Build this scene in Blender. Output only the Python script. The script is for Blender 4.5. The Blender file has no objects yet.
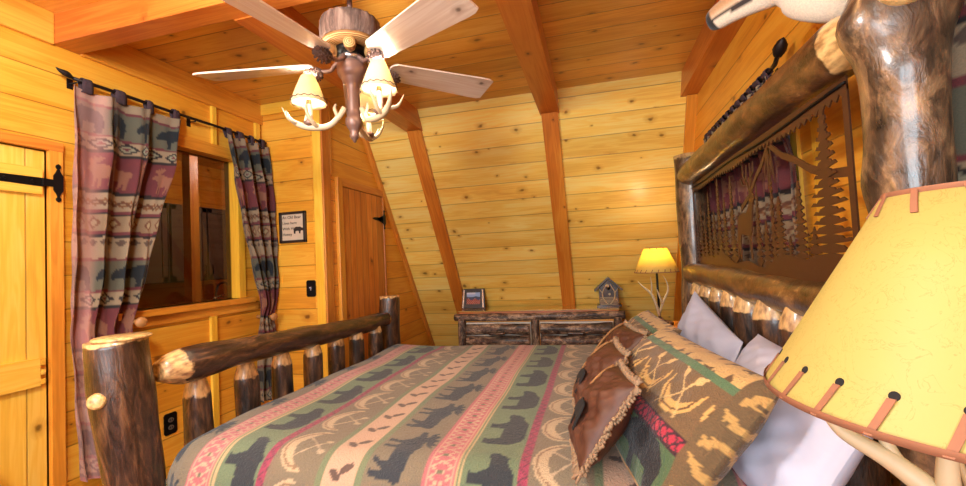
import bpy, bmesh, math, random
import numpy as np
from mathutils import Vector, Matrix
random.seed(7); RS = np.random.RandomState(5)
SC = bpy.context.scene
COL = SC.collection
PI = math.pi
V = Vector

# ------------------------------------------------------------ tree helpers
def tag(o, label=None, cat=None, group=None, kind=None):
    if label: o['label'] = label
    if cat: o['category'] = cat
    if group: o['group'] = group
    if kind: o['kind'] = kind
    return o

def empty(name, loc, label=None, cat=None, group=None, kind=None):
    o = bpy.data.objects.new(name, None); COL.objects.link(o)
    o.location = loc; o.empty_display_size = .05
    return tag(o, label, cat, group, kind)

def origin_of(parent):
    p = V((0, 0, 0))
    while parent is not None:
        p += V(parent.location); parent = parent.parent
    return p

def link(name, verts, faces, mat, parent=None, smooth=False, lc=None, peel=None, col=None, origin=None):
    """verts in world space; the mesh is stored relative to its parent chain (or its own origin)"""
    me = bpy.data.meshes.new(name)
    org = origin_of(parent)
    if parent is None and origin is not None: org = V(origin)
    vv = np.array(verts, dtype=float).reshape(-1, 3)
    me.from_pydata([tuple(v) for v in (vv - np.array(org))], [], [tuple(int(i) for i in f) for f in faces])
    n = len(vv)
    if lc is None: lc = vv
    a = me.attributes.new('lc', 'FLOAT_VECTOR', 'POINT'); a.data.foreach_set('vector', np.array(lc, dtype=np.float32).reshape(-1))
    if peel is not None:
        a = me.attributes.new('peel', 'FLOAT', 'POINT'); a.data.foreach_set('value', np.array(peel, dtype=np.float32))
    if col is not None:
        c = np.ones((n, 4), dtype=np.float32); c[:, :3] = s2l(np.array(col))
        a = me.color_attributes.new('Col', 'FLOAT_COLOR', 'POINT'); a.data.foreach_set('color', c.reshape(-1))
    me.polygons.foreach_set('use_smooth', [smooth] * len(me.polygons))
    me.materials.append(mat)
    o = bpy.data.objects.new(name, me); COL.objects.link(o)
    if parent is not None: o.parent = parent
    elif origin is not None: o.location = origin
    me.update()
    return o

def dup(root, delta, label=None):
    r = root.copy(); COL.objects.link(r); r.location = V(root.location) + V(delta)
    if label: r['label'] = label
    for ch in list(root.children):
        c = ch.copy(); COL.objects.link(c); c.parent = r
        for g in list(ch.children):
            d = g.copy(); COL.objects.link(d); d.parent = c
    return r

def s2l(c):
    c = np.asarray(c, dtype=float)
    return np.where(c <= .04045, c / 12.92, ((c + .055) / 1.055) ** 2.4)
def rgb(r, g, b): return tuple(float(x) for x in s2l(np.array([r, g, b]) / 255.)) + (1,)

class Geo:
    def __init__(s): s.v = []; s.f = []; s.lc = []; s.peel = []; s.col = []
    def add(s, v, f, lc=None, peel=None, col=None):
        b = len(s.v); v = [tuple(p) for p in v]
        s.v += v; s.f += [tuple(i + b for i in q) for q in f]
        s.lc += [tuple(p) for p in (lc if lc is not None else v)]
        s.peel += list(peel) if peel is not None else [0] * len(v)
        if col is not None: s.col += [tuple(c) for c in col]
        return s
    def build(s, name, mat, parent=None, smooth=False, origin=None):
        return link(name, s.v, s.f, mat, parent, smooth, s.lc, s.peel, s.col if s.col else None, origin)

def boxgeo(x, y, z, ax=2, bev=0.0, g=None, M=None, off=None):
    """axis aligned box; ax = grain axis.  Bevelled with bmesh when bev>0."""
    g = g or Geo()
    bm = bmesh.new()
    bmesh.ops.create_cube(bm, size=1)
    for v in bm.verts:
        v.co = V(((x[0] + x[1]) / 2 + v.co.x * (x[1] - x[0]), (y[0] + y[1]) / 2 + v.co.y * (y[1] - y[0]), (z[0] + z[1]) / 2 + v.co.z * (z[1] - z[0])))
    if bev > 0:
        bmesh.ops.bevel(bm, geom=bm.edges[:] , offset=bev, segments=2, affect='EDGES', profile=.6)
    bm.verts.index_update()
    vs = [v.co.copy() for v in bm.verts]; fs = [[v.index for v in f.verts] for f in bm.faces]
    bm.free()
    if off is None: off = (random.random() * 5, random.random() * 5)
    perm = {0: (1, 2, 0), 1: (0, 2, 1), 2: (0, 1, 2)}[ax]
    lc = [(p[perm[0]] + off[0], p[perm[1]] + off[1], p[perm[2]]) for p in vs]
    if M is not None: vs = [M @ p for p in vs]
    return g.add(vs, fs, lc)

def box(name, x, y, z, mat, parent=None, ax=2, bev=.003, origin=None, off=None):
    return boxgeo(x, y, z, ax, bev, off=off).build(name, mat, parent, origin=origin)

def quadgrid(nu, nv, wrap_u=False):
    f = []
    for j in range(nv - 1):
        for i in range(nu if wrap_u else nu - 1):
            a = j * nu + i; b = j * nu + (i + 1) % nu
            f.append((a, b, b + nu, a + nu))
    return f

def frames(pts):
    pts = [V(p) for p in pts]; out = []
    t0 = (pts[1] - pts[0]).normalized()
    up = V((0, 0, 1)) if abs(t0.z) < .9 else V((1, 0, 0))
    n = t0.cross(up).normalized()
    for i, p in enumerate(pts):
        t = (pts[min(i + 1, len(pts) - 1)] - pts[max(i - 1, 0)]).normalized()
        n = (n - t * n.dot(t)).normalized()
        out.append((p, t, n, t.cross(n)))
    return out

def tube(pts, rad, seg=10, g=None, cap=True, peel=None):
    g = g or Geo()
    fr = frames(pts); n = len(pts)
    if not hasattr(rad, '__len__'): rad = [rad] * n
    v = []; lc = []; L = 0; o = random.random() * 9; pl = []
    for k, (p, t, a, b) in enumerate(fr):
        if k: L += (p - fr[k - 1][0]).length
        for i in range(seg):
            th = 2 * PI * i / seg
            v.append(p + (a * math.cos(th) + b * math.sin(th)) * rad[k])
            lc.append((rad[k] * math.cos(th) + o, rad[k] * math.sin(th), L + o))
            pl.append(peel[k] if peel else 0)
    f = quadgrid(seg, n, True)
    if cap:
        f.append(tuple(range(seg))[::-1]); f.append(tuple((n - 1) * seg + i for i in range(seg)))
    return g.add(v, f, lc, pl)

def smoothpath(pts, n=24, k=1):
    """Catmull-Rom; k interpolates extra components too (radius as 4th)."""
    P = [np.array(p, float) for p in pts]; P = [2 * P[0] - P[1]] + P + [2 * P[-1] - P[-2]]
    out = []; m = len(P) - 3
    for i in range(n + 1):
        s = i / n * m; j = min(int(s), m - 1); t = s - j
        a, b, c, d = P[j:j + 4]
        out.append(.5 * ((2 * b) + (-a + c) * t + (2 * a - 5 * b + 4 * c - d) * t * t + (-a + 3 * b - 3 * c + d) * t ** 3))
    return out

def horn(pts, g=None, seg=8, n=16):
    """tube through (x,y,z,r) points"""
    q = smoothpath(pts, n)
    return tube([V(p[:3]) for p in q], [max(p[3], .0008) for p in q], seg, g)

def lathe(prof, c, seg=24, g=None, ax=None, col=None, wob=None, cap=True):
    """prof: list of (r, h) around an axis (default z) at c"""
    g = g or Geo()
    axd = V(ax).normalized() if ax else V((0, 0, 1))
    up = V((1, 0, 0)) if abs(axd.x) < .9 else V((0, 1, 0))
    a = axd.cross(up).normalized(); b = axd.cross(a)
    v = []; lc = []; c = V(c)
    for k, (r, h) in enumerate(prof):
        for i in range(seg):
            th = 2 * PI * i / seg; rr = r * (wob(th, k) if wob else 1)
            v.append(c + axd * h + (a * math.cos(th) + b * math.sin(th)) * rr)
            lc.append((rr * math.cos(th), rr * math.sin(th), h))
    f = quadgrid(seg, len(prof), True)
    if cap:
        f.append(tuple(range(seg))[::-1]); f.append(tuple((len(prof) - 1) * seg + i for i in range(seg)))
    return g.add(v, f, lc)

def log(name, p0, p1, r0, r1, mat, parent=None, peel0=0, peel1=0, wob=.06, bend=.01, tap0=1., tap1=1., seg=28, n=40, knots=(), flare0=0, origin=None, g=None, flat=1., carve=0):
    """a real log: uneven round section, slight bend, knot bumps; peeled, tapered ends"""
    p0 = V(p0); p1 = V(p1); L = (p1 - p0).length; t = (p1 - p0) / L
    up = V((0, 0, 1)) if abs(t.z) < .9 else V((1, 0, 0))
    a = t.cross(up).normalized(); b = t.cross(a)
    ph = [random.random() * 7 for _ in range(8)]; v = []; lc = []; pl = []; o = random.random() * 9
    ss = [0, .0] + [i / n for i in range(n + 1)] + [1., 1.]
    for k, s in enumerate(ss):
        r = r0 + (r1 - r0) * s; l = s * L
        r *= 1 + wob * (math.sin(l * 9 + ph[0]) * .5 + math.sin(l * 21 + ph[1]) * .3)
        r *= 1 + flare0 * math.exp(-l / .25)
        q = 0
        if peel0 > 0 and l < peel0:
            e = 1 - l / peel0; r *= 1 - (1 - tap0) * e ** 1.4; q = 1 if l < peel0 * .85 else .5
        if peel1 > 0 and L - l < peel1:
            e = 1 - (L - l) / peel1; r *= 1 - (1 - tap1) * e ** 1.4; q = 1 if (L - l) < peel1 * .85 else .5
        if k == 0 or k == len(ss) - 1: r *= .02; q = 1
        if k == 1 or k == len(ss) - 2: r *= .86; q = 1
        c = p0 + t * l + a * (bend * math.sin(s * PI + ph[2] * .3) * 1.) + b * bend * math.sin(s * 5 + ph[3])
        for i in range(seg):
            th = 2 * PI * i / seg
            rr = r * (1 + wob * (.5 * math.sin(2 * th + ph[4] + l * 3) + .35 * math.sin(3 * th + ph[5] - l * 5) + .3 * math.sin(5 * th + l * 14 + ph[6])))
            if carve: rr *= 1 + carve * math.sin(7 * th + 9 * math.sin(l * 6 + ph[7])) * math.sin(l * 30 + th * 2)
            for (ks, kth, kh, kw) in knots:
                dd = ((l - ks * L) / kw) ** 2 + ((((th - kth + PI) % (2 * PI)) - PI) * r / kw) ** 2
                rr += kh * math.exp(-dd)
            v.append(c + (a * math.cos(th) + b * math.sin(th)) * rr)
            lc.append((rr * math.cos(th) + o, rr * math.sin(th) + o * .3, l + o)); pl.append(q)
    f = quadgrid(seg, len(ss), True)
    if g is not None: return g.add(v, f, lc, pl)
    return link(name, v, f, mat, parent, True, lc, pl, origin=origin)

def prism(poly, M, d0, d1, g=None, lc=None):
    """polygon (2D) extruded between depths d0,d1; M maps (u,v,d)->world"""
    g = g or Geo(); n = len(poly)
    v = [M(p[0], p[1], d0) for p in poly] + [M(p[0], p[1], d1) for p in poly]
    f = [tuple(range(n))[::-1], tuple(range(n, 2 * n))] + [(i, (i + 1) % n, n + (i + 1) % n, n + i) for i in range(n)]
    return g.add(v, f, [(p[0], 0, p[1]) for p in poly] * 2)

# ------------------------------------------------------------ node DSL
class NT:
    def __init__(s, name):
        m = bpy.data.materials.new(name); m.use_nodes = True; s.m = m; s.t = m.node_tree; s.t.nodes.clear()
        s.out = s.t.nodes.new('ShaderNodeOutputMaterial'); s.b = s.t.nodes.new('ShaderNodeBsdfPrincipled')
        s.t.links.new(s.b.outputs[0], s.out.inputs[0])
    def n(s, ty, ins=(), **kw):
        nd = s.t.nodes.new('ShaderNode' + ty)
        for k, v in kw.items(): setattr(nd, k, v)
        for k, v in (ins.items() if isinstance(ins, dict) else enumerate(ins)):
            s.set(nd.inputs[k], v)
        return nd
    def set(s, sock, v):
        if v is None: return
        if hasattr(v, 'is_linked') or isinstance(v, bpy.types.NodeSocket): s.t.links.new(v, sock)
        else: sock.default_value = v
    def math(s, op, a, b=None, c=None, clamp=False):
        nd = s.n('Math', [a, b, c][:(3 if c is not None else 2 if b is not None else 1)], operation=op); nd.use_clamp = clamp
        return nd.outputs[0]
    def attr(s, name): return s.n('Attribute', attribute_name=name)
    def sep(s, v): return s.n('SeparateXYZ', [v]).outputs
    def comb(s, x, y, z): return s.n('CombineXYZ', [x, y, z]).outputs[0]
    def noise(s, vec, scale, detail=3, rough=.5, dist=0.):
        nd = s.n('TexNoise', {'Vector': vec, 'Scale': scale, 'Detail': detail, 'Roughness': rough, 'Distortion': dist}); return nd.outputs[0]
    def ramp(s, fac, stops, interp='LINEAR'):
        nd = s.n('ValToRGB', {0: fac}); cr = nd.color_ramp; cr.interpolation = interp
        while len(cr.elements) < len(stops): cr.elements.new(.5)
        for e, (p, c) in zip(cr.elements, stops): e.position = p; e.color = c if len(c) == 4 else tuple(c) + (1,)
        return nd.outputs[0]
    def mix(s, f, a, b, mode='MIX'):
        nd = s.n('Mix', data_type='RGBA', blend_type=mode); s.set(nd.inputs[0], f); s.set(nd.inputs[6], a); s.set(nd.inputs[7], b); return nd.outputs[2]
    def maprange(s, v, a, b, c, d): return s.n('MapRange', [v, a, b, c, d]).outputs[0]
    def bump(s, h, strength=.3, dist=.01): return s.n('Bump', {'Strength': strength, 'Distance': dist, 'Height': h}).outputs[0]
    def fin(s, base=None, rough=.5, metal=0., normal=None, **kw):
        s.set(s.b.inputs['Base Color'], base); s.set(s.b.inputs['Roughness'], rough); s.set(s.b.inputs['Metallic'], metal)
        if normal is not None: s.set(s.b.inputs['Normal'], normal)
        for k, v in kw.items(): s.set(s.b.inputs[k.replace('_', ' ')], v)
        return s.m

def pine(name, light, mid, dark, board=None, knot=.62, rough=.38, boff=0., kscale=6., groove=.45, vary=.3, figure=1.):
    t = NT(name); x, y, z = t.sep(t.attr('lc').outputs['Vector'])
    if board:
        b = t.math('DIVIDE', t.math('ADD', x, boff + 40 * board), board); idn = t.math('FLOOR', b); fr = t.math('SUBTRACT', b, idn)
        rnd = t.n('TexWhiteNoise', {'W': idn}, noise_dimensions='1D').outputs[0]
        zz = t.math('ADD', z, t.math('MULTIPLY', rnd, 9.)); xx = t.math('ADD', x, t.math('MULTIPLY', rnd, 3.))
    else: zz = z; xx = x; rnd = None; fr = None
    # knots first, they bend the grain
    kn = t.noise(t.comb(xx, y, zz), 14., 2)
    kn2 = t.noise(t.comb(zz, xx, y), 40., 2)
    kv = t.comb(t.math('ADD', t.math('MULTIPLY', xx, kscale), t.math('MULTIPLY', kn, .25)), t.math('ADD', t.math('MULTIPLY', zz, kscale * .7), t.math('MULTIPLY', kn2, .10)), 0.)
    vor = t.n('TexVoronoi', {'Vector': kv, 'Scale': 1., 'Randomness': 1.}, voronoi_dimensions='2D', feature='F1')
    pick = t.math('GREATER_THAN', t.sep(vor.outputs['Color'])[0], knot)
    ksz = t.maprange(t.sep(vor.outputs['Color'])[1], 0, 1, .02, .085)
    kd = t.math('DIVIDE', vor.outputs['Distance'], ksz)
    kmask = t.math('MULTIPLY', pick, t.maprange(kd, .5, 1.3, 1, 0))
    halo = t.math('MULTIPLY', pick, t.math('MULTIPLY', t.maprange(kd, .8, 3.5, 1, 0), .55))
    gx = t.math('ADD', xx, t.math('MULTIPLY', halo, .02))
    fig = t.noise(t.comb(t.math('MULTIPLY', gx, 16.), t.math('MULTIPLY', y, 16.), t.math('MULTIPLY', zz, 1.1)), 1., 3, .5, 1.2)
    ring = t.math('SINE', t.math('MULTIPLY', fig, 30.))
    fine = t.noise(t.comb(t.math('MULTIPLY', gx, 130.), t.math('MULTIPLY', y, 130.), t.math('MULTIPLY', zz, 3.)), 1., 3, .6)
    broad = t.noise(t.comb(t.math('MULTIPLY', xx, 5.), t.math('MULTIPLY', y, 5.), t.math('MULTIPLY', zz, 1.2)), 1., 2)
    f = t.math('ADD', t.math('MULTIPLY', ring, .055 * figure), t.math('ADD', t.math('MULTIPLY', fine, .2), t.math('MULTIPLY', broad, .6)))
    c = t.ramp(f, [(.26, light), (.42, mid), (.72, dark)])
    if rnd is not None:
        bv = t.maprange(rnd, 0, 1, 1 - vary * .6, 1 + vary * .4)
        c = t.mix(1., c, t.comb(bv, bv, bv), 'MULTIPLY')
    kc = tuple(v * .22 for v in dark[:3]) + (1,)
    c = t.mix(halo, c, tuple(v * .8 for v in dark[:3]) + (1,))
    c = t.mix(t.math('MULTIPLY', kmask, .8), c, kc)
    h = t.math('MULTIPLY', fine, .08)
    if fr is not None:
        e = t.math('MINIMUM', fr, t.math('SUBTRACT', 1., fr))
        gm = t.maprange(e, .004 / board * .35, .004 / board, 1, 0)
        c = t.mix(t.math('MULTIPLY', gm, 1 - groove), c, tuple(v * .25 for v in dark[:3]) + (1,))
        h = t.math('SUBTRACT', h, t.math('MULTIPLY', gm, 1.4))
    return t.fin(c, rough, normal=t.bump(h, .35, .004), Coat_Weight=.25, Coat_Roughness=.25)

def bark(name, deep, mid, high, peelc, reveal=.6, rough=.3, coat=.5, patch=9., zs=6., xs=45.):
    t = NT(name); v = t.attr('lc').outputs['Vector']; x, y, z = t.sep(v); pe = t.attr('peel').outputs['Fac']
    st = t.noise(t.comb(t.math('MULTIPLY', x, xs), t.math('MULTIPLY', y, xs), t.math('MULTIPLY', z, zs)), 1., 6, .68, .6)
    big = t.noise(t.comb(t.math('MULTIPLY', x, patch), t.math('MULTIPLY', y, patch), t.math('MULTIPLY', z, patch * .35)), 1., 5, .65, 1.)
    c = t.ramp(st, [(.32, deep), (.5, mid), (.72, high)])
    rv = t.ramp(big, [(reveal, (0, 0, 0)), (reveal + .07, (1, 1, 1))])
    rvc = t.ramp(st, [(.3, mid), (.55, high), (.8, peelc)])
    c = t.mix(rv, c, rvc)
    dk = t.ramp(t.noise(t.comb(t.math('MULTIPLY', x, 14.), t.math('MULTIPLY', y, 14.), t.math('MULTIPLY', z, 5.)), 1., 4), [(.52, (0, 0, 0)), (.62, (1, 1, 1))])
    c = t.mix(t.math('MULTIPLY', dk, .7), c, deep)
    ex = t.noise(v, 30., 4)
    pm = t.maprange(t.math('ADD', pe, t.math('MULTIPLY', t.math('SUBTRACT', ex, .5), 1.3)), .4, .6, 0, 1)
    pc = t.ramp(t.noise(t.comb(t.math('MULTIPLY', x, 60.), t.math('MULTIPLY', y, 60.), t.math('MULTIPLY', z, 20.)), 1., 4), [(.3, high), (.6, peelc)])
    c = t.mix(pm, c, pc)
    return t.fin(c, t.maprange(st, .3, .7, rough, rough + .2), normal=t.bump(t.math('ADD', t.math('MULTIPLY', st, .6), t.math('MULTIPLY', big, .8)), .6, .012), Coat_Weight=coat, Coat_Roughness=.18)

def plain(name, c, rough=.5, metal=0., var=.15, scale=30., bump=.1, **kw):
    t = NT(name); nz = t.noise(t.attr('lc').outputs['Vector'], scale, 4)
    cc = t.mix(nz, tuple(v * (1 - var) for v in c[:3]) + (1,), tuple(min(1, v * (1 + var)) for v in c[:3]) + (1,))
    return t.fin(cc, rough, metal, normal=t.bump(nz, bump, .004), **kw)

def cloth(name, rough=.9, weave=420., bump=.25, sheen=.2, quilt=0.):
    t = NT(name); v = t.attr('lc').outputs['Vector']
    nz = t.noise(v, weave, 2); c = t.mix(t.maprange(nz, .3, .7, 0, .35), t.attr('Col').outputs['Color'], (0, 0, 0, 1), 'MULTIPLY')
    c = t.mix(t.maprange(nz, .35, .65, .0, .3), t.attr('Col').outputs['Color'], t.mix(1., t.attr('Col').outputs['Color'], (.5, .5, .5, 1), 'MULTIPLY'))
    h = t.math('MULTIPLY', nz, .3)
    if quilt:
        q = t.noise(v, quilt, 2, .5, 1.5)
        h = t.math('ADD', h, t.math('ABSOLUTE', t.math('MULTIPLY', t.math('SUBTRACT', q, .5), 6.)))
    return t.fin(c, rough, normal=t.bump(h, bump, .006), Sheen_Weight=sheen)

M = {}
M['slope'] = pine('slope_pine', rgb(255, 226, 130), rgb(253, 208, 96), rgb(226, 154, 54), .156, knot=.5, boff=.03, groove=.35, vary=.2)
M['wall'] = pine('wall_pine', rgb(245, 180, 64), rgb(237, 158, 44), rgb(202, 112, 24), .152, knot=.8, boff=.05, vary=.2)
M['ceil'] = pine('ceiling_pine', rgb(234, 174, 80), rgb(222, 152, 54), rgb(178, 102, 30), .156, knot=.6, rough=.3, vary=.3, groove=.3)
M['beam'] = pine('beam_pine', rgb(212, 130, 50), rgb(196, 104, 34), rgb(150, 66, 20), None, knot=.86, kscale=4.)
M['rafter'] = pine('rafter_pine', rgb(224, 148, 54), rgb(210, 122, 38), rgb(164, 82, 24), None, knot=.6)
M['trim'] = pine('trim_pine', rgb(238, 168, 62), rgb(224, 144, 44), rgb(184, 100, 26), None, knot=.85)
M['yellowtrim'] = pine('yellow_trim_pine', rgb(250, 200, 72), rgb(242, 182, 52), rgb(214, 136, 32), None, knot=.9)
M['door'] = pine('door_pine', rgb(250, 204, 94), rgb(242, 186, 66), rgb(206, 132, 38), .14, knot=.7, vary=.25)
M['doorrail'] = pine('door_rail_pine', rgb(250, 200, 88), rgb(240, 178, 58), rgb(206, 132, 38), None, knot=.7)
M['closet'] = pine('closet_pine', rgb(226, 148, 60), rgb(206, 118, 38), rgb(158, 74, 20), .085, knot=.85, vary=.3)
M['floor'] = pine('floor_pine', rgb(150, 92, 48), rgb(120, 66, 30), rgb(80, 40, 16), .12, knot=.9)
M['blade'] = pine('blade_pine', rgb(238, 222, 204), rgb(226, 202, 180), rgb(190, 152, 124), None, knot=.75, kscale=9., rough=.3)
M['bark'] = bark('dark_bark', rgb(20, 14, 11), rgb(66, 41, 27), rgb(128, 86, 54), rgb(226, 182, 122), .6, .28, .5, 10., 9., 40.)
M['bark_head'] = bark('stripped_bark', rgb(30, 24, 20), rgb(92, 68, 48), rgb(148, 114, 80), rgb(214, 174, 112), .52, .26, .7, 13., 14., 26.)
M['bark_brown'] = bark('brown_bark', rgb(44, 28, 16), rgb(98, 64, 34), rgb(142, 98, 52), rgb(230, 190, 124), .55, .3, .5, 8., 14., 22.)
M['bark_dresser'] = bark('flaky_bark', rgb(34, 24, 18), rgb(96, 68, 52), rgb(182, 144, 112), rgb(232, 202, 168), .5, .5, .15, 22., 26., 40.)
M['drum'] = bark('rough_tree_bark', rgb(60, 40, 32), rgb(118, 90, 76), rgb(160, 132, 114), rgb(206, 166, 110), .9, .8, 0., 8.)
M['bronze'] = plain('bronze_metal', rgb(126, 94, 82), .4, .35)
M['panelmetal'] = plain('brown_sheet_metal', rgb(92, 58, 38), .38, .5, .12, 12.)
M['blackiron'] = plain('black_iron', rgb(20, 18, 18), .45, .6)
M['antler'] = plain('antler_bone', rgb(196, 174, 138), .5, 0, .15, 40.)
M['antler_dark'] = plain('weathered_antler', rgb(200, 170, 128), .5, 0, .3, 22.)
M['cone'] = plain('pinecone_scales', rgb(104, 78, 68), .6, .2, .35, 90., .4)
M['quilt'] = cloth('quilted_cotton', .9, 260., .35, .15, 55.)
M['curtain'] = cloth('tapestry_cloth', .95, 300., .3, .1)
M['linen'] = plain('white_cotton', rgb(188, 190, 210), .85, 0, .03, 60., .15)
M['leather'] = cloth('brown_leather', .55, 60., .3, 0.)
M['fringe'] = plain('cream_wool_fringe', rgb(150, 122, 94), .95, 0, .3, 160., .8)
M['cord'] = plain('gold_cord', rgb(150, 104, 58), .8, 0, .3, 200., .5)
M['blackcloth'] = plain('black_felt', rgb(24, 20, 20), .9)
M['lace'] = plain('leather_lace', rgb(146, 94, 66), .7, 0, .12, 60.)
M['rust'] = plain('dark_bronze_rod', rgb(38, 28, 26), .5, .5)
M['glass_top'] = plain('dresser_glass_top', rgb(150, 110, 60), .08, 0, .3, 6., 0)
M['silver'] = plain('silver_metal', rgb(190, 186, 180), .25, .9)
M['darkframe'] = plain('dark_picture_frame', rgb(50, 34, 24), .45, 0, .3, 40.)
M['tabcloth'] = plain('tab_cloth', rgb(66, 46, 50), .95, 0, .4, 120.)
M['cabinet'] = plain('grey_brown_cabinet', rgb(96, 80, 68), .5, 0, .1, 10.)
M['counter'] = plain('dark_counter', rgb(40, 34, 32), .3, 0)
M['dimpine'] = M['wall']
M['mattress'] = plain('mattress_ticking', rgb(215, 205, 190), .9)
M['fur'] = cloth('short_fur', .9, 220., .5, .3)
M['eye'] = plain('dark_glass_eye', rgb(14, 10, 8), .08, 0, .1)
M['brick'] = plain('wood_tieback', rgb(176, 120, 66), .5, 0, .2, 30.)

def mat_shade(name, base, vein, trans=.5, scale=26.):
    t = NT(name); v = t.attr('lc').outputs['Vector']
    w = t.noise(v, scale, 4, .6, 2.5); ln = t.math('ABSOLUTE', t.math('SUBTRACT', w, .5))
    f = t.maprange(ln, .0, .012, .45, 0); blot = t.noise(v, 7., 3)
    c = t.mix(t.math('MULTIPLY', blot, .25), base, tuple(x * .75 for x in base[:3]) + (1,)); c = t.mix(f, c, vein)
    tr = t.n('BsdfTranslucent', {'Color': c}); df = t.n('BsdfDiffuse', {'Color': c}); mx = t.n('MixShader', {0: trans, 1: df.outputs[0], 2: tr.outputs[0]})
    gl = t.n('BsdfGlossy', {'Roughness': .5, 'Color': (1, 1, 1, 1)}); m2 = t.n('MixShader', {0: .02, 1: mx.outputs[0], 2: gl.outputs[0]})
    t.t.links.new(m2.outputs[0], t.out.inputs[0]); return t.m
M['parchment'] = mat_shade('yellow_parchment', rgb(200, 182, 104), rgb(156, 130, 62), .3)
M['parchment_small'] = mat_shade('small_yellow_parchment', rgb(240, 218, 124), rgb(206, 176, 84), .55)
M['fanshade'] = mat_shade('cream_parchment', rgb(240, 222, 178), rgb(220, 190, 140), .25, 14.)
def mat_emit(name, c, s):
    t = NT(name); e = t.n('Emission', {'Color': c, 'Strength': s}); t.t.links.new(e.outputs[0], t.out.inputs[0]); return t.m
M['bulb'] = mat_emit('warm_bulb', (1, .78, .5, 1), 5.)
def mat_pane(name, refl=.1, tint=(.75, .75, .8, 1)):
    t = NT(name); tr = t.n('BsdfTransparent', {'Color': tint}); gl = t.n('BsdfGlossy', {'Roughness': .02})
    fr = t.n('Fresnel', {'IOR': 1.45}); bf = t.n('NewGeometry').outputs['Backfacing']; mx = t.n('MixShader', {0: t.math('MULTIPLY', fr.outputs[0], t.math('SUBTRACT', 1., bf)), 1: tr.outputs[0], 2: gl.outputs[0]})
    t.t.links.new(mx.outputs[0], t.out.inputs[0]); return t.m
M['pane'] = mat_pane('window_glass')
M['pane_dark'] = mat_pane('dark_window_glass', tint=(.5, .5, .52, 1))

# ------------------------------------------------------------ 2D pattern helpers (numpy)
BEAR = np.array([(0, .28), (.03, .38), (.08, .44), (.12, .50), (.15, .47), (.25, .52), (.38, .60), (.5, .58), (.7, .60), (.88, .56), (.98, .42), (1.0, .25), (.97, .0), (.82, 0), (.84, .08), (.80, .22), (.62, .24), (.5, .22), (.48, 0), (.34, 0), (.36, .1), (.30, .24), (.2, .26), (.12, .24), (.05, .22)])
MOOSE = np.array([(0, .60), (.01, .53), (.07, .50), (.13, .50), (.2, .44), (.24, .34), (.26, .22), (.22, .0), (.29, 0), (.32, .2), (.36, .30), (.40, .22), (.38, 0), (.44, 0), (.46, .2), (.48, .30), (.66, .30), (.72, .26), (.70, .12), (.64, 0), (.71, 0), (.78, .14), (.82, .22), (.84, .1), (.82, 0), (.89, 0), (.92, .16), (.92, .34), (.97, .52), (.94, .60), (.85, .63), (.66, .64), (.52, .70), (.42, .76), (.34, .72), (.30, .76), (.40, .82), (.48, .96), (.38, .90), (.37, 1.0), (.29, .90), (.24, 1.0), (.20, .88), (.12, .97), (.10, .84), (.02, .88), (.06, .76), (.14, .74), (.16, .70), (.10, .66), (.04, .64)])
def inpoly(x, y, poly):
    r = np.zeros(x.shape, bool); n = len(poly)
    for i in range(n):
        x0, y0 = poly[i]; x1, y1 = poly[(i + 1) % n]
        if y0 == y1: continue
        c = ((y0 > y) != (y1 > y)) & (x < (x1 - x0) * (y - y0) / (y1 - y0) + x0); r ^= c
    return r
def K(*c): return np.array(c) / 255.
def paint(C, m, c): C[m] = c

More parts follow.
